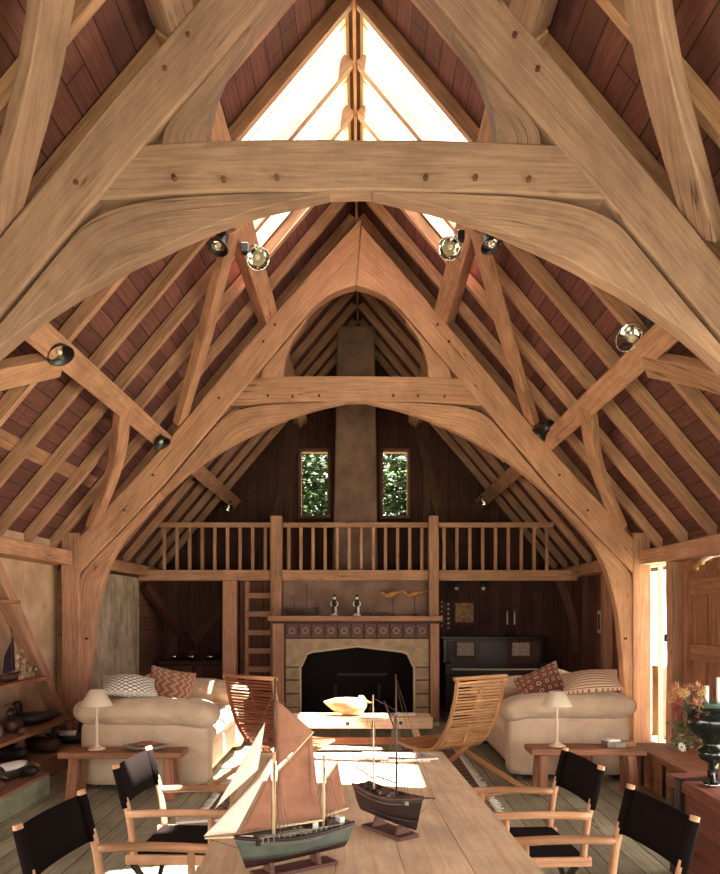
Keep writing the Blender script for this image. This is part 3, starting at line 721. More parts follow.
# ------------------------------------------------------------------ ships
def hull_sections(L, B, H, sheer=.15, bow=.35, n=14):
    """half-breadth table: returns station list along +x (bow)"""
    out = []
    for i in range(n+1):
        u = i/n; x = (u-.5)*L
        wdt = B/2*(math.sin(math.pi*min(1, (.12+u*.98)))**.55 if u > .5 else (.72+.28*math.sin(math.pi*u))) if u < .98 else .004
        if u > .5: wdt = B/2*max(.03, (1-((u-.5)/.5)**2.4))
        dz = H+sheer*H*(2*u-1)**2*(1.6 if u > .5 else 1)
        out.append((x, wdt, dz, max(0, (1-u)*.12*H)))
    return out
def make_hull(t, L, B, H, mat_top, mat_keel, mat_rail):
    S = hull_sections(L, B, H)
    def shell(f0, f1, inset=0):
        m = MB(); rings = []
        for x, w, h, k in S:
            q = []
            for sg in (1, -1):
                ts = [f0+(f1-f0)*j/5 for j in range(6)]
                if sg < 0: ts = ts[::-1]
                for tt in ts:
                    z = k+(h-k)*tt; hw = w*min(1, (tt+.02)**.42)
                    xx = x + (0.10*L*(tt-.6)*(max(0, (x/L-.25))*4) if x > 0 else -.05*L*(tt-.5)*(max(0, (-x/L-.3))*5))
                    q.append((xx, sg*hw, z))
            rings.append(q)
        co = [p for q in rings for p in q]; n = len(rings[0]); fs = []
        for i in range(len(rings)-1):
            for k in range(n-1 if f0 > 0 else n-1): fs.append((i*n+k, i*n+k+1, (i+1)*n+k+1, (i+1)*n+k))
            if f0 == 0: pass
        fs.append(tuple(range(n))); fs.append(tuple(range((len(rings)-1)*n, len(rings)*n)))
        ff = m.faces(co, fs, (1, 0, 0))
        for f in ff: f.smooth = True
        return m
    o = shell(0, .3).build('keel', mat_keel, t); so = o.modifiers.new('t', 'SOLIDIFY'); so.thickness = .003
    o = shell(.29, 1.0).build('hull', mat_top, t); so = o.modifiers.new('t', 'SOLIDIFY'); so.thickness = .003
    m = MB(); co = []; 
    for x, w, h, k in S: co += [(x, w*.97, h-.014), (x, -w*.97, h-.014)]
    m.faces(co, [(2*i, 2*i+1, 2*i+3, 2*i+2) for i in range(len(S)-1)]); o = m.build('deck', 'deck', t); so = o.modifiers.new('t', 'SOLIDIFY'); so.thickness = .003
    for sg in (1, -1):
        m = MB(); m.tube([(x+(0.04*L*(max(0, (x/L-.25))*4) if x > 0 else -.025*L*(max(0, (-x/L-.3))*5)), sg*w, h) for x, w, h, k in S], .0065, 6); m.build('rail', mat_rail, t)
    return S
def stand(t, L, W, zt, mat='hull_keel'):
    m = MB(); m.span((-L/2, -W/2, 0), (L/2, W/2, .012)); m.build('stand_board', mat, t, bevel=.002)
    for x in (-.3*L, .3*L): m = MB(); m.prism([(x, -.03, .012), (x, .03, .012), (x, .012, zt), (x, -.012, zt)], (.012, 0, 0)); m.build('cradle', mat, t)
def sail(t, name, pts, mat, belly=.012, n=8):
    """triangular or four-sided sail with belly; real thickness"""
    P = [Vector(p) for p in pts]
    if len(P) == 3: P = [P[0], P[1], P[2], P[2]]
    nrm = (P[1]-P[0]).cross(P[2]-P[0]).normalized(); m = MB(); g = []
    for i in range(n+1):
        for j in range(n+1):
            u, v = i/n, j/n; p = P[0].lerp(P[1], u).lerp(P[3].lerp(P[2], u), v); g.append(p+nrm*belly*math.sin(math.pi*u)*math.sin(math.pi*v))
    fs = m.faces(g, [(i*(n+1)+j, (i+1)*(n+1)+j, (i+1)*(n+1)+j+1, i*(n+1)+j+1) for i in range(n) for j in range(n)], P[1]-P[0])
    for f in fs: f.smooth = True
    bmesh.ops.remove_doubles(m.bm, verts=m.bm.verts, dist=1e-5)
    o = m.build(name, mat, t); so = o.modifiers.new('t', 'SOLIDIFY'); so.thickness = .0015; return o
def rope(t, pts, r=.0009, name='rigging_line', mat='rigging'):
    for p in pts:
        m = MB(); m.tube(p, r, 4); m.build(name, mat, t)

TZ = .75
# green schooner: bow to camera left
tb, te = at(246, 868, 2.52), at(352, 838, 2.72)
t = thing('model_schooner', (-.165, 2.51, TZ), 'green-hulled model schooner with brown and white sails on the table', 'model ship')
t.rotation_euler = (0, 0, math.pi+R(33)); t.scale = (1.07, 1.07, 1.0); 
HS = MB()
stand(t, .27, .07, .05, 'hull_keel')
hp = thing('hull_group', (0, 0, .035), None, None); hp.parent = t; COL.objects.unlink(hp); bpy.data.objects.remove(hp)
base = .035
def up_children(t, before, dz):
    for c in t.children:
        if c not in before and c.type == 'MESH':
            for v in c.data.vertices: v.co.z += dz
bf = list(t.children)
make_hull(t, .37, .105, .085, 'hull_green', 'hull_dark', 'hull_dark')
m = MB(); m.rbox((.0, 0, .083), (.10, .045, .016), .006); m.build('hatch_cover', 'deck_canvas', t)
m = MB(); m.rbox((.10, 0, .088), (.05, .03, .014), .005); m.build('deck_house', 'deck_canvas', t)
m = MB(); m.box((-.125, 0, .1), (.03, .035, .03)); m.build('cabin', 'hull_dark', t, bevel=.002)
m = MB(); m.box((-.165, 0, .105), (.018, .03, .022)); m.build('wheel_box', 'white_paint', t, bevel=.002)
m = MB(); m.lathe([(.003, .07), (.009, .075), (.009, .1), (.003, .105)], (-.075, .0, .012), 10); m.build('capstan', 'duck_white', t)
MX, ZX = .070, -.105          # main and mizzen mast stations
m = MB(); m.tube([(MX, 0, .06), (MX, 0, .36)], .0055, 8); m.build('main_mast', 'mast', t)
m = MB(); m.tube([(MX-.004, 0, .33), (MX-.004, 0, .60)], .0036, 8); m.build('top_mast', 'mast_dark', t)
m = MB(); m.tube([(ZX, 0, .06), (ZX, 0, .33)], .0048, 8); m.build('mizzen_mast', 'mast', t)
m = MB(); m.tube([(.14, 0, .098), (.29, 0, .118)], .0045, 8, taper=.6); m.build('bowsprit', 'mast', t)
m = MB(); m.tube([(MX-.012, 0, .295), (MX-.138, .0, .415)], .0036, 8); m.build('gaff', 'mast', t)
m = MB(); m.tube([(MX-.01, 0, .115), (MX-.165, .012, .115)], .0036, 8); m.build('boom', 'mast', t)
m = MB(); m.tube([(ZX-.006, 0, .125), (ZX-.085, .008, .14)], .003, 8); m.build('mizzen_boom', 'mast', t)
m = MB(); m.tube([(ZX-.006, 0, .245), (ZX-.055, 0, .31)], .003, 8); m.build('mizzen_gaff', 'mast', t)
sail(t, 'mainsail', [(MX-.012, 0, .29), (MX-.132, 0, .405), (MX-.158, .01, .125), (MX-.012, 0, .125)], 'brown_sail')
sail(t, 'topsail', [(MX-.008, 0, .53), (MX-.008, 0, .31), (MX-.138, 0, .412)], 'brown_sail', .006)
sail(t, 'mizzen_sail', [(ZX-.008, 0, .24), (ZX-.052, 0, .30), (ZX-.078, .006, .15), (ZX-.008, 0, .135)], 'brown_sail', .008)
sail(t, 'staysail', [(MX+.01, 0, .30), (MX+.11, 0, .115), (MX+.01, 0, .115)], 'brown_sail', .008)
sail(t, 'jib', [(MX+.012, 0, .315), (MX+.225, 0, .125), (MX+.125, .0, .12)], 'white_sail', .014)
sail(t, 'flying_jib', [(MX+.03, .0, .46), (MX+.19, 0, .205), (MX+.055, 0, .31)], 'white_sail', .010)
rf = random.Random(8)
for k in range(14):
    m = MB(); x = -.15+k*.022; m.box((x, rf.choice((-1, 1))*rf.uniform(.026, .038), .084), (rf.uniform(.006, .014), rf.uniform(.006, .012), rf.uniform(.01, .02))); m.build('deck_fitting', rf.choice(['hull_keel', 'duck_grey', 'hull_dark', 'iron']), t)
rp = []
for sg in (1, -1):
    for k in range(4): rp.append([(MX, 0, .35), (MX-.03+k*.016, sg*.048, .088)])
    for k in range(3): rp.append([(ZX, 0, .31), (ZX-.02+k*.016, sg*.046, .09)])
rp += [[(MX, 0, .55), (.285, 0, .118)], [(MX, 0, .36), (.28, 0, .118)], [(MX-.004, 0, .56), (ZX, 0, .33)], [(ZX, 0, .33), (-.17, 0, .1)], [(MX-.12, 0, .40), (-.06, 0, .12)], [(.28, 0, .115), (.19, 0, .07)]]
rope(t, rp)
for sg in (1, -1):
    m = MB()
    for k in range(16): m.tube([(.13-k*.018, sg*.048, .085), (.13-k*.018, sg*.048, .104)], .0014, 5)
    m.tube([(.14, sg*.048, .104), (-.15, sg*.048, .104)], .0016, 5); m.build('bulwark_rail', 'duck_grey', t)
up_children(t, bf, .035)

# dark ketch without sails
t = thing('model_ketch', (.165, 2.93, TZ), 'dark bare-masted model ketch on a board on the table', 'model ship')
t.rotation_euler = (0, 0, R(-52)); t.scale = (1.06, 1.06, 1.2)
stand(t, .22, .09, .05, 'hull_keel'); bf = list(t.children)
make_hull(t, .33, .10, .085, 'hull_dark', 'hull_dark', 'duck_brown')
m = MB(); m.box((-.02, 0, .088), (.07, .035, .018)); m.build('deck_house', 'hull_keel', t, bevel=.002)
m = MB(); m.box((-.11, 0, .09), (.03, .03, .02)); m.build('cabin', 'hull_dark', t, bevel=.002)
m = MB(); m.rbox((.05, 0, .083), (.05, .03, .012), .004); m.build('hatch_cover', 'deck_canvas', t)
m = MB(); m.tube([(.04, 0, .06), (.035, 0, .475)], .0048, 8, taper=.55); m.build('main_mast', 'mast_dark', t)
m = MB(); m.tube([(-.09, 0, .06), (-.095, 0, .40)], .004, 8, taper=.6); m.build('mizzen_mast', 'mast', t)
m = MB(); m.tube([(.12, 0, .098), (.24, 0, .115)], .004, 8, taper=.6); m.build('bowsprit', 'mast_dark', t)
m = MB(); m.tube([(-.1, 0, .125), (-.2, 0, .15)], .003, 8); m.build('mizzen_boom', 'mast_dark', t)
m = MB(); m.tube([(.03, 0, .13), (-.08, .0, .135)], .003, 8); m.build('boom', 'mast_dark', t)
m = MB(); m.tube([(.03, 0, .3), (-.03, 0, .385)], .003, 8); m.build('gaff', 'mast_dark', t)
m = MB(); m.box((.036, 0, .35), (.016, .03, .008)); m.build('crosstree', 'mast_dark', t)
m = MB(); m.box((.11, 0, .095), (.02, .03, .016)); m.build('windlass', 'hull_keel', t, bevel=.002)
rf = random.Random(4)
for k in range(12):
    m = MB(); x = -.14+k*.024; m.box((x, rf.uniform(-.028, .028), .086), (rf.uniform(.006, .014), rf.uniform(.006, .014), rf.uniform(.01, .022))); m.build('deck_fitting', rf.choice(['hull_keel', 'duck_grey', 'hull_dark', 'iron']), t)
rp = []
for sg in (1, -1):
    for k in range(4): rp.append([(.036, 0, .36), (.0+k*.018, sg*.044, .088)])
    for k in range(3): rp.append([(-.093, 0, .33), (-.12+k*.018, sg*.042, .09)])
rp += [[(.035, 0, .465), (.235, 0, .115)], [(.035, 0, .36), (.23, 0, .115)], [(.035, 0, .45), (.18, 0, .11)], [(-.095, 0, .39), (.035, 0, .36)], [(-.095, 0, .4), (-.19, 0, .15)], [(.235, 0, .115), (.17, 0, .06)]]
rope(t, rp)
up_children(t, bf, .035)

# ------------------------------------------------------------------ table
t = thing('dining_table', (.065, 2.9, 0), 'long pale scrubbed pine table in the foreground carrying two model ships', 'table'); t.rotation_euler = (0, 0, R(2.75)); t.scale = (1.05, 1, 1)
for k in range(5):
    w_ = 1.08/5; b = MB(); b.span((-.54+k*w_+.0008, -1.9, TZ-.05), (-.54+(k+1)*w_-.0008, 1.6, TZ), (0, 1, 0)); b.build('table_board', 'table_pine', t, bevel=.002)
b = MB(); b.span((-.54, 1.6, TZ-.05), (.54, 1.71, TZ), (1, 0, 0)); b.build('end_board', 'table_pine', t, bevel=.003)
for y in (-1.5, 1.25):
    b = MB(); b.span((-.42, y-.05, .62), (.42, y+.05, .70)); b.build('cross_bearer', 'table_pine', t, bevel=.005)
    for x in (-.33, .33): b = MB(); b.beam((x, y, 0), (x*.9, y, .62), .09, .09, up=(0, 1, 0)); b.build('leg', 'table_pine', t, bevel=.006)
    b = MB(); b.span((-.38, y-.03, .12), (.38, y+.03, .2)); b.build('foot_rail', 'table_pine', t, bevel=.005)
b = MB(); b.span((-.04, -1.5, .14), (.04, 1.25, .2), (0, 1, 0)); b.build('stretcher', 'table_pine', t, bevel=.005)
# magazines at the far end
rnd = random.Random(5)
for k, (x, y, rz, z, mt, lab) in enumerate(((.30, 4.40, 5, 0, 'print_ink', 'open magazine lying flat at the right far end of the table, lowest of the pile'), (.19, 4.42, -6, .008, 'paper', 'white-edged magazine on top of the table pile'), (.335, 4.36, 13, .016, 'print_ink', 'small booklet on the right of the table magazine pile'))):
    t = thing('magazine', (x, y, TZ+z), lab, 'magazine', 'magazines on the far end of the table', R(rz))
    b = MB(); b.rbox((0, 0, .004), (.28, .2, .008), .003); b.build('page_block', 'paper', t)
    b = MB(); b.span((-.13, -.09, .008), (-.01, .09, .0095)); b.span((.01, -.09, .008), (.13, .09, .0095)); b.build('printed_page', mt, t)

# ------------------------------------------------------------------ director's chairs
def director_chair(label):
    t = thing('director_chair', (0, 0, 0), label, 'chair', "folding director's chairs around the table")
    W, SD = .245, .46
    for s in (-1, 1):
        y = s*W
        b = MB(); b.tube([(.04, y, .44), (.015, y, .64), (-.03, y, .80), (-.05, y, .885)], .017, 12, 10); b.build('back_post', 'beech', t)
        b = MB(); b.tube([(.005, y*1.02, .655), (.25, y*1.02, .664), (.49, y*1.02, .66)], .019, 12, 10); b.build('arm', 'beech', t)
        b = MB(); b.tube([(.40, y, .44), (.40, y, .65)], .015, 12); b.build('arm_post', 'beech', t)
        b = MB(); b.beam((.0, y, .445), (.46, y, .445), .035, .045); b.build('seat_rail', 'beech', t, bevel=.006)
        b = MB(); b.beam((.0, y, .02), (.44, y, .02), .035, .03); b.build('foot_rail', 'beech', t, bevel=.005)
        b = MB(); b.box((.44, y*.96, .40), (.05, .05, .012)); b.build('hinge_plate', 'chrome', t, bevel=.002)
        for x in (.05, .40):
            b = MB(); b.beam((x+.02*s, -y, .035), (x+.02*s, y, .425), .03, .016, up=(1, 0, 0)); b.build('cross_leg', 'black_metal', t)
    b = MB(); b.span((.03, -W, .462), (.44, W, .468)); 
    b.build('seat_canvas', 'black_canvas', t)
    b = MB(); co = []; n = 10
    for i in range(n+1):
        u = i/n; y = (u*2-1)*(W+.019); sag = -.035*(1-(2*u-1)**2); lip = 0
        for z, x in ((.685, -.002), (.78, -.026), (.868, -.05)):
            co.append((x+sag, y, z-.006*(1-(2*u-1)**2)))
    fs = []
    for i in range(n):
        for k in range(2): fs.append((i*3+k, (i+1)*3+k, (i+1)*3+k+1, i*3+k+1))
    for f in b.faces(co, fs): f.smooth = True
    o = b.build('back_canvas', 'black_canvas', t); so = o.modifiers.new('t', 'SOLIDIFY'); so.thickness = .005; so.offset = 0
    for s in (-1, 1): b = MB(); b.tube([(.0, s*W, .685), (-.024, s*W, .78), (-.046, s*W, .868)], .0195, 12); b.build('canvas_sleeve', 'black_canvas', t)
    return t
chair = director_chair("black canvas director's chair nearest the camera on the left of the table")
for i, (x, y, rz, lab) in enumerate(((-1.035, 2.80, -4, None), (-1.035, 3.80, -2, "black canvas director's chair further back on the left of the table"),
        (1.105, 3.77, 184, "black canvas director's chair further back on the right of the table"), (1.15, 2.90, 186, "black canvas director's chair nearest the camera on the right of the table"))):
    c = chair if i == 0 else copy_tree(chair)
    c.location = (x, y, 0); c.rotation_euler = (0, 0, R(rz))
    if lab: c['label'] = lab

# ------------------------------------------------------------------ slatted lounge chairs
def lounge_chair(label, slat, s):
    """reclining curved slatted chair; local: faces +y, width along x"""
    t = thing('slatted_lounge_chair', (0, 0, 0), label, 'lounge chair', 'curved slatted lounge chairs by the hearth'); W = .29
    prof = smooth_pts([(-.20, 1.0), (-.17, .82), (-.08, .58), (.05, .40), (.2, .32), (.45, .32), (.70, .36)], 60)
    for q in (-1, 1):
        b = MB(); 
        b2 = [(q*W, p[0], p[1]) for p in prof[::3]]; b.tube([Vector(p) for p in b2], .019, 8); b.build('side_rail', slat if q*s > 0 else 'slat_tan', t)
        b = MB(); b.beam((q*(W-.03), .42, .30), (q*(W-.03), -.55, 0.0), .03, .045); b.build('leg', 'slat_tan', t, bevel=.005)
        b = MB(); b.beam((q*(W-.07), .02, .44), (q*(W-.07), .62, 0.0), .03, .045); b.build('leg', 'slat_tan', t, bevel=.005)
    b = MB(); b.tube([(-W-.04, -.205, 1.01), (W+.04, -.205, 1.01)], .018, 8); b.build('top_rail', 'slat_tan', t)
    for yy, zz in ((-.5, .03), (.57, .05)): b = MB(); b.tube([(-W+.03, yy, zz), (W-.03, yy, zz)], .014, 8); b.build('stretcher', 'slat_tan', t)
    L = smooth_pts([(p[0], p[1]) for p in prof], 46)
    for k in range(1, 45):
        p = L[k]; d = (L[k+1]-L[k-1]).normalized()
        b = MB(); jit = random.uniform(-.004, .004); b.beam((-W, p[0], p[1]+jit), (W, p[0], p[1]-jit), .020 if k % 3 else .013, .009, up=(0, -d[1], d[0])); b.build('slat', slat, t)
    b = MB(); b.beam((0, L[3][0]-.015, L[3][1]-.01), (0, L[22][0]-.02, L[22][1]-.01), .03, .01, up=(0, -1, .4)); b.build('slat_strap', slat, t)
    return t
c = lounge_chair('tan curved slatted lounge chair on the right, seen from behind', 'slat_tan', 1); c.location = (1.02, 7.02, 0); c.rotation_euler = (0, 0, R(36))
c = lounge_chair('shade-darkened curved slatted lounge chair on the left, seen from behind', 'slat_shaded', -1); c.location = (-.83, 7.02, 0); c.rotation_euler = (0, 0, R(-36))

# ------------------------------------------------------------------ coffee bench with decoy
t = thing('coffee_bench', (.05, 8.5, 0), 'thick pale plank bench in front of the fireplace', 'bench')
b = MB(); b.span((-.79, -.18, .32), (.79, .2, .445)); b.build('seat_plank', 'pale_plank', t, bevel=.012)
for x in (-.74, -.14, .44): b = MB(); b.lathe([(.02, 0), (.02, .012)], (x, -.172, .385), 12, M=Euler((R(90), 0, 0)).to_matrix()); b.build('bolt', 'black_metal', t)
for x in (-.6, .6):
    for y in (-.1, .12): b = MB(); b.beam((x, y, .33), (x*1.14, y*1.5, 0), .07, .06, up=(0, 1, 0)); b.build('leg', 'pale_plank', t, bevel=.006)
b = MB(); b.span((-.62, -.02, .12), (.62, .04, .2)); b.build('stretcher', 'bench_wood', t, bevel=.006)
for x, w_, lab in ((-.62, .24, 'white paper booklet at the left end of the pale bench'), (.5, .22, 'white paper booklet at the right end of the pale bench')):
    b = MB(); b.rbox((0, 0, .01), (w_, .16, .02), .005); o = b.build('booklet', 'paper'); o.location = (.05+x, 8.5, .445); tag(o, lab, 'booklet', 'booklets on the bench')
def duck(loc, rz, s, cb, ch, label, cw=None, head=True, cbill='bill', group='carved duck decoys by the left wall', alert=0.0, bl=1.0):
    """carved decoy: body with tail, neck and head, bill; local +x is forward"""
    t = thing('duck_decoy', loc, label, 'decoy', group, R(rz))
    S = [(-.20*bl, .085, .006, .004), (-.17*bl, .078, .03, .016), (-.11*bl, .066, .058, .042), (-.02, .058, .074, .055), (.06, .056, .068, .055), (.12, .062, .045, .045), (.155, .07, .012, .014)]
    b = MB(); b.loft([((x*s, 0, z*s), (0, w*s, 0), (0, 0, h*s)) for x, z, w, h in S], 14); b.build('body', cb, t)
    if head:
        z0 = .09+alert*.02
        b = MB(); b.loft([((.085*s, 0, .08*s), (0, .034*s, 0), (.034*s, 0, .01*s)), ((.098*s, 0, (z0+.03)*s), (0, .025*s, 0), (.025*s, 0, 0)), ((.108*s, 0, (z0+.06+.03*alert)*s), (0, .03*s, 0), (.034*s, 0, 0)), ((.115*s, 0, (z0+.085+.03*alert)*s), (0, .03*s, 0), (.036*s, 0, 0)), ((.11*s, 0, (z0+.108+.03*alert)*s), (0, .014*s, 0), (.018*s, 0, 0))], 12); b.build('head', ch, t)
        zb = z0+.075+.03*alert
        b = MB(); b.loft([((.14*s, 0, zb*s), (0, .016*s, 0), (0, 0, .013*s)), ((.175*s, 0, (zb-.008)*s), (0, .015*s, 0), (0, 0, .006*s)), ((.2*s, 0, (zb-.01)*s), (0, .008*s, 0), (0, 0, .003*s))], 8); b.build('bill', cbill, t)
    if cw:
        b = MB(); b.loft([((x*s, 0, (z+.02)*s), (0, w*s*.92, 0), (0, 0, h*s*.75)) for x, z, w, h in S[1:5]], 12); b.build('wings', cw, t)
    return t
duck((-.09, 8.47, .445), 0, 1.35, 'duck_pale', 'duck_pale', 'pale yellow carved decoy sitting on the pale bench by the fire', head=True, group='carved decoys', alert=-1.5, cbill='bill').scale = (1, 1, 1.35)
# ------------------------------------------------------------------ sofas
def sofa(loc, s, L, label):
    """s=-1: left sofa facing +x; origin at its near outer... local +x is forward, y runs away from camera"""
    t = thing('sofa', loc, label, 'sofa', 'large cream fabric sofas facing each other', 0 if s < 0 else math.pi)
    D = 1.16
    b = MB(); b.rbox((D/2-.02, 0, .22), (D-.08, L-.1, .30), .05, (.0, 0, .0)); b.build('base', 'sofa_fabric', t)
    for q in (-1, 1):
        y = q*(L/2-.15)
        b = MB(); b.rbox((D/2-.0, y, .33), (D-.02, .26, .58), .06, (.012, .012, 0)); b.build('arm', 'sofa_fabric', t)
        b = MB(); b.rbox((D/2, y, .70), (D+.08, .38, .21), .10, (.03, .02, .02), n=26); 
        for v in b.bm.verts:
            v.co.z += -.05*max(0, (v.co.x-D*.55)/(D*.5))**1.6 + noise.noise(v.co*5)*.02 + .010*noise.noise(Vector((v.co.x*9, v.co.y*28, v.co.z*9))); v.co.y += .012*noise.noise(Vector((v.co.x*16, v.co.y*4+5, v.co.z*22))); v.co.x += noise.noise(v.co*6+Vector((3, 3, 3)))*.012
        b.build('arm_cushion', 'sofa_fabric', t)
    b = MB(); b.rbox((.14, 0, .42), (.26, L-.2, .72), .09, (.02, 0, 0)); b.build('back', 'sofa_fabric', t)
    n = 2; w = (L-.62)/n
    for k in range(n):
        y = -(L-.62)/2+w*(k+.5)
        b = MB(); b.rbox((D/2+.1, y, .44), (D-.26, w-.02, .2), .08, (.03, .0, .035)); b.build('seat_cushion', 'sofa_fabric', t)
        b = MB(); b.rbox((.33, y, .70), (.24, w-.03, .46), .1, (.05, 0, .02), rot=Euler((0, R(-12), 0))); b.build('back_cushion', 'sofa_fabric', t)
    for x in (.1, D-.12):
        for q in (-1, 1): b = MB(); b.box((x, q*(L/2-.14), .035), (.07, .07, .07)); b.build('foot', 'oak_dark', t)
    return t
sofa((-2.47, 7.88, 0), -1, 2.2, 'cream fabric sofa on the left, under the zigzag cushion')
sofa((2.62, 8.3, 0), 1, 2.2, 'cream fabric sofa on the right, with striped and ringed cushions')
def cushion(loc, rot, sz, mat, label, th=.16):
    b = MB(); b.rbox((0, 0, 0), (sz, th*.25, sz*.92), .035, (0, th*.5, 0), n=12)
    for v in b.bm.verts:   # pinched corners
        u, w = v.co.x/(sz/2), v.co.z/(sz/2); k = 1-.09*(1-abs(u)**2)*abs(w)-.0; v.co.z *= k; v.co.x *= 1-.09*(1-min(1, abs(w))**2)*abs(u)
    o = b.build('cushion', mat); o.location = loc; o.rotation_euler = [R(a) for a in rot]
    tag(o, label, 'cushion', 'patterned scatter cushions'); return o
cushion((-2.08, 7.0, .92), (-76, 5, 20), .5, 'net_cloth', 'black and white netted cushion lying on the left sofa arm')
cushion((-1.84, 7.55, .83), (-12, 12, 18), .46, 'zigzag_cloth', 'brown zigzag cushion standing on the left sofa')
cushion((1.92, 7.85, .82), (-34, -26, -16), .5, 'rings_cloth', 'dark ringed cushion leaning on the right sofa')
cushion((2.28, 7.36, .925), (-74, -6, -14), .56, 'stripe_cloth', 'striped tan cushion lying on the right sofa arm')
# rug with fringe
t = thing('rug', (-.02, 7.4, 0), 'worn patterned rug with pale fringes between the sofas', 'rug')
b = MB(); b.box((0, 0, .006), (2.3, 2.7, .012)); b.uv
for f in b.bm.faces:
    for l in f.loops: l[b.uv].uv = (l.vert.co.x, l.vert.co.y)
b.build('rug_pile', 'rug_weave', t)
b = MB()
rnd = random.Random(9)
for s in (-1, 1):
    for k in range(150):
        y = -1.33+k*2.66/149; x0 = s*1.15; b.tube([(x0, y, .01), (x0+s*rnd.uniform(.05, .09), y+rnd.uniform(-.02, .02), .006)], .004, 4)
o = b.build('fringe', 'white_paint', t); o['kind'] = 'stuff'

# ------------------------------------------------------------------ side benches and their things
def side_bench(loc, L, label):
    t = thing('side_bench', loc, label, 'bench', 'low oak benches standing beside the sofas')
    b = MB(); b.beam((-L/2, 0, .385), (L/2, 0, .385), .30, .055, seg=8, wob=.005); b.build('seat', 'bench_wood', t, bevel=.01)
    for x in (-L/2+.12, L/2-.12):
        for y in (-.09, .09): b = MB(); b.beam((x, y, .36), (x*1.06, y*1.35, 0), .075, .05, up=(0, 1, 0), seg=4); b.build('leg', 'bench_wood', t, bevel=.008)
    return t
side_bench((-1.99, 6.56, 0), 1.04, 'low oak bench on the left holding a lamp and a dish')
side_bench((2.03, 6.72, 0), 1.0, 'low oak bench on the right holding a lamp and small boxes')
def table_lamp(loc, h, label, base='lamp_wood'):
    t = thing('table_lamp', loc, label, 'lamp', 'slender lamps on the side benches')
    b = MB(); b.lathe([(.075, 0), (.075, .008), (.04, .02), (.016, .045), (.013, .08), (.015, h*.45), (.010, h*.5), (.012, h*.72), (.008, h*.78)], n=20); b.build('stem', base, t)
    b = MB(); b.lathe([(.135, h*.73), (.062, h*.99), (.060, h*.99), (.133, h*.73)], n=32, closed=False); b.build('lamp_shade', 'lampshade', t, nrm=False)
    b = MB(); b.sphere((0, 0, h*.84), .028); b.build('bulb', 'white_paint', t)
    return t
table_lamp((-2.23, 6.57, .413), .52, 'slender table lamp with white cone shade on the left bench')
table_lamp((1.79, 6.73, .413), .49, 'slender table lamp with cream cone shade on the right bench')
t = thing('wooden_dish', (-1.8, 6.55, .413), 'shallow oval dish of small things on the left bench', 'dish')
b = MB(); b.loft([((0, 0, 0), (.12, 0, 0), (0, .07, 0)), ((0, 0, .02), (.17, 0, 0), (0, .1, 0)), ((0, 0, .04), (.195, 0, 0), (0, .12, 0)), ((0, 0, .042), (.18, 0, 0), (0, .105, 0)), ((0, 0, .022), (.13, 0, 0), (0, .07, 0))], 28); b.build('dish', 'duck_grey', t)
b = MB(); b.loft([((-.1, 0, .045), (0, .01, 0), (0, 0, .008)), ((-.03, 0, .05), (0, .05, 0), (0, 0, .025)), ((.05, 0, .052), (0, .045, 0), (0, 0, .022)), ((.14, 0, .05), (0, .008, 0), (0, 0, .006))], 12); b.build('carving', 'bench_wood', t)
t = thing('box_stack', (2.28, 6.7, .413), 'small white box stacked on a grey one near the right end of the right bench', 'box')
b = MB(); b.rbox((0, 0, .025), (.17, .17, .05), .012); b.build('lower_box', 'duck_grey', t); b = MB(); b.rbox((-.02, 0, .062), (.12, .13, .026), .01, rot=Euler((0, 0, R(12)))); b.build('upper_box', 'white_paint', t)
b = MB(); b.rbox((2.42, 6.74, .435), (.12, .1, .045), .006); o = b.build('small_box', 'bill', None, origin=(2.42, 6.74, .413)); tag(o, 'small tan box at the right end of the right bench', 'box')
b = MB(); b.span((1.92, 7.02, 0), (2.2, 7.15, .3)); o = b.build('log_box', 'bench_wood', origin=(2.06, 7.08, 0), bevel=.01); tag(o, 'small dark wooden box under the right bench', 'box')

# ------------------------------------------------------------------ decoys and models on the left wall
P = lambda px, py, D, z: Vector((CAMX+(px-361)*D/F, D, z))
duck((-3.2, 6.72, .48), -60, 1.1, 'duck_grey', 'duck_dark', 'grey-bodied dark-headed decoy at the left end of the lowest shelf', alert=.5)
duck((-3.2, 7.12, .48), -75, 1.15, 'duck_brown', 'duck_dark', 'brown mottled decoy in the middle of the lowest shelf', alert=.2)
duck((-3.2, 7.52, .48), -150, 1.2, 'duck_dark', 'duck_dark', 'long black decoy at the right end of the lowest shelf', alert=.2, bl=1.2)
duck((-2.85, 5.95, .195), -20, .9, 'duck_brown', 'duck_dark', 'small brown decoy at the left edge on the plinth', alert=-.5)
duck((-2.9, 6.32, .195), -110, 1.25, 'duck_dark', 'duck_dark', 'upright-necked decoy with pale back on the plinth', cw='duck_white', alert=1.2)
duck((-2.82, 6.5, .195), -30, .95, 'duck_dark', 'duck_brown', 'dark decoy with a white breast patch at the plinth end', cw='duck_grey', alert=-.8)
duck((-3.2, 7.1, .2), -40, 1.5, 'duck_dark', 'duck_brown', 'large dark speckled decoy behind the plinth under the lowest shelf', alert=.6)
duck((-3.12, 7.62, .2), -20, 1.3, 'duck_brown', 'duck_dark', 'plain dark brown decoy on the ledge left of the bench', alert=0)
duck((-3.05, 8.1, .2), 10, 1.2, 'duck_dark', 'duck_dark', 'black decoy with white wing mark on the ledge nearest the sofa', cw='duck_white', alert=.3)
t = thing('model_boat', (-3.2, 7.06, .955), 'small model boat with a dark sail on the middle shelf', 'model boat', rz=R(90))
make_hull(t, .34, .09, .06, 'hull_keel', 'hull_dark', 'duck_brown')
m = MB(); m.tube([(.02, 0, .04), (.02, 0, .5)], .005, 6); m.build('mast', 'mast_dark', t)
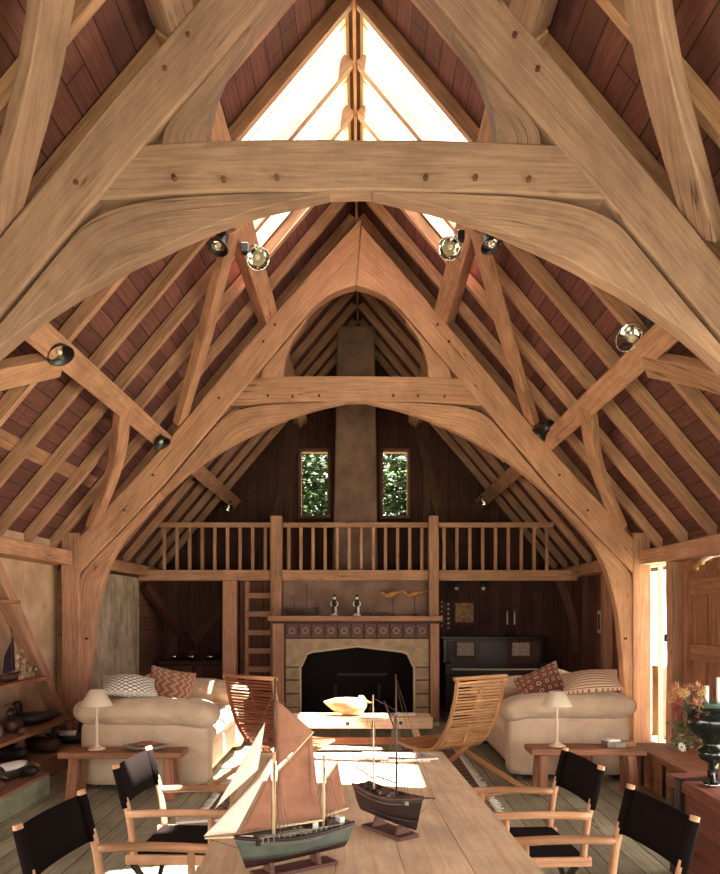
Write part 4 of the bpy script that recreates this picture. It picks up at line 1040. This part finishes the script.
sail(t, 'sail', [(.06, 0, .42), (.10, 0, .1), (-.16, 0, .08), (-.12, 0, .24)], 'navy_sail', .02)
def doll(loc, h, rz, label, hat):
    t = thing('doll_figure', loc, label, 'figurine', 'small figures on the middle shelf', R(rz))
    b = MB(); b.lathe([(.07*h/.25, 0), (.066*h/.25, .03), (.05*h/.25, h*.35), (.032, h*.58), (.02, h*.7)], n=16); b.build('robe', 'dolls_cloth', t)
    b = MB(); b.sphere((0, 0, h*.82), h*.12, (1, 1, 1.15)); b.build('head', 'dolls_head', t)
    for s in (-1, 1): b = MB(); b.tube([(0, s*.03, h*.62), (.03, s*.055, h*.45), (.05, s*.03, h*.35)], .013, 8, 6); b.build('arm', 'dolls_cloth', t)
    b = MB()
    if hat: 
        for s in (-1, 1): b.tube([(0, s*.015, h*.9), (0, s*.04, h*1.1), (0, s*.06, h*1.0)], .008, 6, 6)
    else: b.lathe([(.05, h*.88), (.03, h*.95), (.004, h*1.05)], n=12)
    b.build('hat', 'dolls_cloth', t); return t
doll((-3.25, 7.28, .955), .26, -60, 'tan robed figure with tall ears on the middle shelf', True)
doll((-3.25, 7.44, .955), .2, -60, 'pale small figure just right of the tall-eared one', False)
doll((-3.25, 7.58, .955), .17, -60, 'smallest pale figure at the right end of the middle shelf, by the brace', False)

# ------------------------------------------------------------------ mantel shelf things
MZ = 1.545; MY = 11.1
t = thing('model_boat', (-.82, MY, MZ), 'dark two-masted model boat on the left of the mantel shelf', 'model boat')
make_hull(t, .46, .1, .1, 'hull_dark', 'hull_keel', 'duck_brown')
for x, h in ((-.1, .3), (.08, .47)): m = MB(); m.tube([(x, 0, .05), (x, 0, h)], .005, 6); m.build('mast', 'mast_dark', t)
m = MB(); m.tube([(-.1, 0, .22), (-.18, 0, .3)], .004, 6); m.build('gaff', 'mast_dark', t)
rope(t, [[(.08, 0, .46), (.24, 0, .12)], [(-.1, 0, .3), (-.22, 0, .12)], [(-.1, 0, .3), (.08, 0, .2)], [(.08, 0, .46), (-.02, .04, .1)]], .002)
for x, lab in ((-.335, 'left black and white candlestick figure on the mantel shelf'), (-.005, 'right black and white candlestick figure on the mantel shelf')):
    t = thing('figure_candlestick', (x, MY, MZ), lab, 'candlestick', 'pair of figure candlesticks on the mantel')
    b = MB(); b.lathe([(.06, 0), (.06, .012), (.035, .03), (.02, .04)], n=16); b.build('base', 'duck_white', t)
    for s in (-1, 1): b = MB(); b.tube([(s*.02, 0, .035), (s*.024, 0, .08), (s*.016, 0, .14)], .014, 8, 6); b.build('leg', 'duck_dark' if s < 0 else 'duck_white', t)
    b = MB(); b.lathe([(.026, .13), (.034, .16), (.036, .2), (.022, .23), (.014, .24)], n=14); b.build('torso', 'duck_dark', t)
    b = MB(); b.sphere((0, 0, .257), .024); b.build('head', 'duck_white', t)
    b = MB(); b.lathe([(.03, .275), (.018, .29), (.02, .31)], n=12); b.build('candle_cup', 'duck_dark', t)
    for s in (-1, 1): b = MB(); b.tube([(s*.03, 0, .21), (s*.055, 0, .17), (s*.03, -.02, .14)], .009, 8, 6); b.build('arm', 'duck_white', t)
b = MB(); b.rbox((.3, MY, MZ+.022), (.24, .09, .044), .006); tag(b.build('low_box', 'hull_dark', origin=(.3, MY, MZ)), 'low dark box between the candlesticks and carved birds on the mantel', 'box')
for x, lab in ((.52, 'pale carved shorebird on a thin stick on the mantel, left of its twin'), (.84, 'carved shorebird on a thin stick at the right end of the mantel')):
    t = thing('shorebird_carving', (x, MY, MZ), lab, 'carved bird', 'pair of stick-mounted shorebirds on the mantel')
    b = MB(); b.lathe([(.04, 0), (.04, .012), (.005, .016)], n=14); b.build('base', 'hull_dark', t)
    b = MB(); b.tube([(0, 0, .01), (0, 0, .29)], .005, 6); b.build('stick', 'hull_dark', t)
    b = MB(); b.loft([((-.12, 0, .29), (0, .018, 0), (0, 0, .018)), ((-.07, 0, .30), (0, .04, 0), (.0, 0, .035)), ((.0, 0, .315), (0, .05, 0), (0, 0, .045)), ((.1, 0, .345), (0, .03, 0), (0, 0, .022)), ((.2, 0, .37), (0, .006, 0), (0, 0, .004))], 12); b.build('body', 'gold_light', t)
    b = MB(); b.loft([((-.1, 0, .30), (0, .018, 0), (.012, 0, .012)), ((-.14, 0, .33), (0, .02, 0), (.012, 0, .014)), ((-.17, 0, .335), (0, .02, 0), (0, 0, .02)), ((-.19, 0, .325), (0, .006, 0), (0, 0, .006)), ((-.25, 0, .315), (0, .003, 0), (0, 0, .003))], 10); b.build('head', 'gold_light', t)

# ------------------------------------------------------------------ right recess: piano and what stands over it
t = thing('upright_piano', (2.22, 12.55, 0), 'dark upright piano in the recess right of the fireplace', 'piano')
b = MB(); b.span((-.82, -.1, 0), (.82, .3, 1.16)); b.build('case', 'piano_case', t, bevel=.01)
b = MB(); b.span((-.86, -.14, 1.16), (.86, .32, 1.2)); b.build('lid', 'piano_case', t, bevel=.008)
b = MB(); b.span((-.82, -.38, .60), (.82, -.1, .67)); b.build('key_bed', 'piano_case', t, bevel=.008)
b = MB(); b.span((-.72, -.39, .67), (.72, -.25, .69)); b.build('keyboard', 'key_white', t)
for x in (-.77, .77):
    b = MB(); b.span((x-.05, -.4, .6), (x+.05, -.1, .78)); b.build('key_cheek', 'piano_case', t, bevel=.01)
    b = MB(); b.beam((x, -.33, 0), (x, -.33, .6), .08, .08, up=(0, 1, 0)); b.build('leg', 'piano_case', t, bevel=.006)
for x0, x1 in ((-.76, -.28), (-.24, .24), (.28, .76)):
    b = MB(); b.span((x0, -.115, .76), (x1, -.1, 1.12)); b.build('front_panel', 'piano_panel' if abs(x0+x1) > .1 else 'piano_case', t, bevel=.006)
for x, lab in ((1.76, 'small framed print leaning on the left of the piano front'), (2.66, 'small framed print leaning on the right of the piano front')):
    t = thing('framed_print', (x, 12.40, .86), lab, 'picture', 'framed prints on the piano front')
    b = MB(); b.span((-.17, -.02, 0), (.17, 0, .27)); b.build('frame', 'oak_dark', t, bevel=.004); b = MB(); b.span((-.14, -.026, .03), (.14, -.02, .24)); b.build('print', 'print_ink', t)
t = thing('oil_painting', (1.8, 12.86, 1.38), 'glowing warm painting hanging above the left of the piano', 'painting'); b = MB(); b.span((-.2, -.03, 0), (.2, 0, .42)); b.build('frame', 'oak_dark', t, bevel=.006); b = MB(); b.span((-.15, -.036, .05), (.15, -.03, .37)); b.build('canvas', 'gold_light', t)
t = thing('hanging_plaque', (1.47, 12.86, 1.25), 'narrow pale-spotted wall hanging beside the right fireplace post', 'wall hanging')
b = MB(); b.prism([(-.1, -.02, .1), (0, -.02, 0), (.12, -.02, .1), (.1, -.02, .52), (-.1, -.02, .52)], (0, .02, 0)); b.build('backing', 'oak_dark', t)
for k in range(6): b = MB(); b.sphere((.06, -.03, .08+k*.08), .02, (1, .4, 1)); b.build('spot', 'duck_white', t); b = MB(); b.sphere((-.05, -.03, .12+k*.08), .014, (1, .4, 1)); b.build('spot', 'duck_white', t)
for x, z, lab in ((2.32, 1.2, 'left of the two thin candlesticks standing on the piano'), (2.48, 1.2, 'right of the two thin candlesticks standing on the piano')):
    pass
for x, lab in ((2.48, 'left of two thin candles standing on the piano'), (2.60, 'right of two thin candles standing on the piano')):
    t = thing('candlestick', (x, 12.6, 1.2), lab, 'candlestick', 'candlesticks on the piano')
    b = MB(); b.lathe([(.05, 0), (.045, .01), (.012, .03), (.01, .16), (.02, .18), (.012, .19)], n=14); b.build('stick', 'iron', t); b = MB(); b.tube([(0, 0, .19), (0, 0, .42)], .011, 8); b.build('candle', 'candle', t)
for x, z, lab in ((1.65, 1.95, 'tiny ceiling lamp in the right recess, left of the other'), (2.1, 1.95, 'tiny bright ceiling lamp in the right recess over the piano')):
    t = thing('downlight', (x, 12.7, z+.05), lab, 'lamp', 'small lamps under the loft'); b = MB(); b.lathe([(.03, 0), (.05, .04), (.04, .14)], n=14); b.build('housing', 'black_metal', t); b = MB(); b.sphere((0, -.01, -.005), .035); b.build('bulb', 'lampshade', t)

# ------------------------------------------------------------------ left recess: dark sideboard with metalware
t = thing('sideboard', (-2.6, 12.3, 0), 'dark low sideboard in the recess behind the left sofa', 'sideboard')
b = MB(); b.span((-.55, -.22, .1), (.55, .22, .78)); b.build('body', 'piano_case', t, bevel=.01); b = MB(); b.span((-.6, -.26, .78), (.6, .25, .82)); b.build('top', 'oak_dark', t, bevel=.008)
for x in (-.27, .27):
    b = MB(); b.span((x-.24, -.235, .14), (x+.24, -.22, .74)); d = b.build('door', 'oak_dark', t, bevel=.005); b = MB(); b.sphere((x-.18*(1 if x > 0 else -1), -.25, .45), .018); b.build('knob', 'iron', d)
for x in (-.5, .5):
    for y in (-.18, .18): b = MB(); b.box((x, y, .05), (.07, .07, .1)); b.build('foot', 'piano_case', t)
for x, s, lab in ((-2.94, .8, 'small shiny bowl at the left of the dark sideboard'), (-2.66, 1.1, 'middle shiny bowl on the dark sideboard'), (-2.36, 1.2, 'largest shiny bowl at the right of the dark sideboard')):
    b = MB(); b.lathe([(.03*s, 0), (.05*s, .01), (.09*s, .05), (.1*s, .09), (.094*s, .09), (.08*s, .05), (.03*s, .015)], n=22); o = b.build('metal_bowl', 'chrome'); o.location = (x, 12.2, .82); tag(o, lab, 'bowl', 'metal bowls on the sideboard')
t = thing('tall_jug', (-2.14, 12.28, .82), 'dark jug at the right end of the sideboard', 'jug'); b = MB(); b.lathe([(.06, 0), (.08, .05), (.07, .13), (.04, .18), (.05, .22), (.04, .22), (.03, .18)], n=20); b.build('body', 'iron', t); b = MB(); b.tube([(.07, 0, .12), (.12, 0, .15), (.1, 0, .2), (.045, 0, .2)], .009, 8, 10); b.build('handle', 'iron', t)

# ------------------------------------------------------------------ right: chest, vase, flowers
t = thing('wooden_chest', (2.29, 3.95, 0), 'reddish wooden chest with dark iron straps at the right edge', 'chest')
b = MB(); b.span((-.32, -.75, 0), (.32, .75, .53), (0, 1, 0)); b.build('body', 'cherry', t, bevel=.008)
b = MB(); b.span((-.34, -.78, .53), (.34, .78, .6), (0, 1, 0)); b.build('lid', 'cherry', t, bevel=.012)
for y in (-.45, .58): b = MB(); b.span((-.347, y-.035, .02), (-.318, y+.035, .61)); b.span((-.347, y-.035, .598), (.3, y+.035, .606)); b.build('strap', 'black_metal', t)
b = MB(); b.span((-.325, .70, 0), (-.315, .75, .53)); b.build('corner_strap', 'black_metal', t)
t = thing('storage_chest', (2.98, 6.35, 0), 'low dark storage chest behind the reddish one by the plank door', 'chest')
b = MB(); b.span((-.35, -.9, 0), (.35, .9, .3), (0, 1, 0)); b.build('body', 'bench_wood', t, bevel=.01); b = MB(); b.span((-.37, -.92, .3), (.37, .92, .35), (0, 1, 0)); b.build('lid', 'bench_wood', t, bevel=.01)
for y in (-.5, .1, .6): b = MB(); b.span((-.358, y-.03, .02), (-.345, y+.03, .3)); b.build('strap', 'black_metal', t)
VX, VY = 2.10, 4.42
t = thing('glazed_vase', (VX, VY, .6), 'dark glossy pedestal vase on the chest at the right edge', 'vase')
b = MB(); b.lathe([(.055, 0), (.045, .01), (.014, .02), (.012, .10), (.03, .125), (.07, .145), (.085, .175), (.075, .205), (.05, .225), (.055, .25), (.1, .29), (.138, .335), (.145, .375), (.125, .42), (.085, .45)], n=36); b.build('body', 'vase_glaze', t)
b = MB(); b.lathe([(.085, .445), (.09, .462), (.098, .475), (.088, .476), (.07, .45)], n=36); b.build('rim', 'vase_rim', t)
for x, y, h, lab in ((.03, -.01, .17, 'tall white candle standing in the mouth of the dark vase'), (-.03, .01, .12, 'shorter white candle standing in the mouth of the dark vase')):
    b = MB(); b.tube([(0, 0, 0), (0, 0, h)], .012, 10); o = b.build('candle', 'candle'); o.location = (VX+x, VY+y, .6+.45); tag(o, lab, 'candle', 'candles in the vase')
# flowers
rnd = random.Random(21)
def flower_stem(t, base, tip, kind, mat):
    mid = base.lerp(tip, .5)+Vector((rnd.uniform(-.03, .03), 0, .05)); m = MB(); m.tube([base, mid, tip], .0028, 5, 8); m.build('stem', 'leaf', t)
    m = MB(); d = (tip-mid).normalized(); a, u, v = perp(d)
    if kind == 'spiky':
        for k in range(14):
            th = k*2.4; e = (u*math.cos(th)+v*math.sin(th)+a*rnd.uniform(.1, .9)).normalized(); L = rnd.uniform(.025, .05)
            m.tube([tip-a*.02*rnd.random(), tip+e*L], lambda q: .005*(1-q)+.001, 4)
    else:
        for k in range(10):
            th = k*math.pi/5; e = (u*math.cos(th)+v*math.sin(th)); f = e.cross(a)
            m.faces([tip, tip+e*.02+f*.006, tip+e*.034, tip+e*.02-f*.006], [(0, 1, 2, 3)])
        
    m.build('petals', mat, t, nrm=False)
    if kind != 'spiky': m = MB(); m.sphere(tip+a*.003, .008); m.build('flower_eye', 'petal_yellow', t)
t = thing('flower_bunch', (VX+.085, VY+.18, .6), 'loose bunch of red, orange and white flowers left of the dark vase', 'flowers')
b = MB(); b.lathe([(.028, 0), (.034, .03), (.03, .08), (.022, .12), (.028, .14), (.022, .138), (.02, .11)], n=20); b.build('pot', 'vase_glaze', t)
for k in range(20):
    px, py = rnd.uniform(673, 706), rnd.uniform(686, 728)
    tip = at(px, py, VY+rnd.uniform(-.08, .12))-Vector((VX+.085, VY+.18, .6)); kind = 'spiky'; mt = 'petal_red' if px < 684 and py > 700 else rnd.choice(['petal_orange', 'petal_orange', 'petal_red', 'petal_yellow', 'leaf'])
    flower_stem(t, Vector((rnd.uniform(-.02, .02), rnd.uniform(-.02, .02), .15)), tip, kind, mt)
for px, py in ((682, 747), (686, 694), (703, 735)):
    flower_stem(t, Vector((0, 0, .16)), at(px, py, VY+.05)-Vector((VX+.085, VY+.18, .6)), 'daisy', 'petal_white')
m = MB()
for k in range(260):
    c = Vector((rnd.gauss(-.2, .04), rnd.gauss(-.05, .04), rnd.uniform(.18, .34))); a, u, v = perp((rnd.gauss(0, 1), rnd.gauss(0, 1), rnd.gauss(0, 1))); s = rnd.uniform(.012, .026)
    m.faces([c-u*s, c+v*s*.35, c+u*s, c-v*s*.35], [(0, 1, 2, 3)])
m.build('leaves', 'leaf', t, nrm=False)
for (x, y, w_, d_, z, mt, lab) in ((2.16, 4.0, .22, .3, .0, 'hull_keel', 'larger brown book lying on the chest, bottom of the pile'), (2.18, 4.02, .18, .24, .035, 'duck_brown', 'brown book lying on top of the pile on the chest')):
    t = thing('book', (x+.1, y, .606+z), lab, 'book', 'books on the chest', R(4)); b = MB(); b.rbox((0, 0, .016), (w_, d_, .028), .003); b.build('pages', 'paper', t); b = MB(); b.box((0, 0, .032), (w_+.01, d_+.01, .004)); b.box((0, 0, .002), (w_+.01, d_+.01, .004)); b.box((-w_/2-.004, 0, .017), (.004, d_+.01, .034)); b.build('cover', mt, t)
b = MB(); b.lathe([(.03, 0), (.04, .008), (.055, .02), (.05, .02), (.02, .008)], n=20); o = b.build('small_dish', 'chrome'); o.location = (2.06, 4.35, .6); tag(o, 'small shiny metal dish on the chest, below the vase', 'dish')
# newspaper on the floor left
t = thing('newspaper', (-1.2, 5.9, 0), 'folded newspaper lying on the floorboards between left chairs and rug', 'newspaper', rz=R(14)); b = MB(); b.rbox((0, 0, .008), (.36, .28, .016), .005); b.build('pages', 'paper', t); b = MB()
for k in range(7): b.span((-.16, -.12+k*.035, .016), (.16, -.105+k*.035, .0165))
b.build('print_lines', 'print_ink', t)
# ------------------------------------------------------------------ outside
def shrub(loc, r, n, label, mat='foliage', name='shrub'):
    t = thing(name, loc, label, 'shrub'); b = MB(); rnd = random.Random(3)
    for k in range(n):
        d = Vector((rnd.gauss(0, 1), rnd.gauss(0, 1), rnd.gauss(0, 1))).normalized()*(rnd.random()**.4)
        c = Vector((d.x*r[0], d.y*r[1], d.z*r[2]+r[2]+2.35))
        a, u, v = perp((rnd.gauss(0, 1), rnd.gauss(0, 1), rnd.gauss(0, 1)+.5)); s = rnd.uniform(.05, .1)
        b.faces([c-u*s, c+v*s*.5+a*.01, c+u*s, c-v*s*.5+a*.01], [(0, 1, 2, 3)])
    b.build('leaves', mat, t, nrm=False); b = MB(); b.tube([(0, 0, 0), (.05, 0, r[2]+2.3)], .05, 8, taper=.5); b.build('stem', 'oak_dark', t); return t
shrub((-1.1, 16.0, -.15), (1.0, .6, 1.7), 5000, 'green bush outside the left gable window')
shrub((1.2, 16.0, -.15), (1.0, .6, 1.7), 5000, 'green bush outside the right gable window')
b = MB(); b.box((0, 6, -.2), (60, 60, .1)); struct(b.build('ground', 'ground_grass'))
bb = MB(); bb.span((4.15, 10.4, -.15), (5.6, 10.7, .85)); tag(bb.build('garden_wall', 'brick', origin=(4.9, 10.5, -.15)), 'low brick garden wall seen through the slit window', 'garden wall')

# ------------------------------------------------------------------ light
w = bpy.data.worlds.new('World'); SC.world = w; w.use_nodes = True
bg = w.node_tree.nodes['Background']; bg.inputs[0].default_value = (1.0, .96, .90, 1); bg.inputs[1].default_value = 3.0
def sun(d, e, c, ang=.6):
    l = bpy.data.lights.new('sun', 'SUN'); l.energy = e; l.color = c; l.angle = R(ang); o = bpy.data.objects.new('sun', l); COL.objects.link(o)
    o.rotation_euler = Vector(d).to_track_quat('-Z', 'Y').to_euler(); o.location = (0, 0, 12); return o
sun((-.12, .2, -1), 80, (1, .9, .8))
def area(name, loc, d, sx, sy, e, c):
    l = bpy.data.lights.new(name, 'AREA'); l.shape = 'RECTANGLE'; l.size = sx; l.size_y = sy; l.energy = e; l.color = c
    o = bpy.data.objects.new(name, l); COL.objects.link(o); o.location = loc; o.rotation_euler = Vector(d).to_track_quat('-Z', 'Y').to_euler(); return o
area('fill_back_window', (0, YB-.25, 1.3), (0, 1, .12), 5.4, 2.0, 150, (1, .9, .84))  # fill lamp added outside the invented back opening
area('fill_right_window', (HW+.3, 2.9, 1.3), (-1, .25, .1), 5.2, 1.6, 270, (1, .9, .83))  # added fill lamp beyond the unseen right window, brightens the left wall
area('fill_left_window', (-HW-.3, 1.05, 1.5), (1, .25, .1), 5.0, 1.2, 150, (1, .9, .84))  # added fill lamp beyond the unseen left window
area('daylight_slit_window', (HW+.7, 8.7, 1.3), (-1, .0, 0), .9, 2.0, 150, (1, .88, .78))
# ------------------------------------------------------------------ camera
cam = bpy.data.cameras.new('camera'); co = bpy.data.objects.new('camera', cam); COL.objects.link(co)
co.location = (CAMX, 0, CAMZ); co.rotation_euler = (R(90), 0, 0)
cam.sensor_fit = 'HORIZONTAL'; cam.sensor_width = 36; cam.lens = 36*F/720; cam.shift_x = -1/720; cam.shift_y = (612-437)/720; cam.clip_start = .05
SC.camera = co
SC.view_settings.view_transform = 'Standard'; SC.view_settings.look = 'None'; SC.view_settings.gamma = 1; SC.view_settings.use_curve_mapping = False
SC.view_settings.exposure = 0.0
SC.cycles.max_bounces = 8; SC.cycles.diffuse_bounces = 5
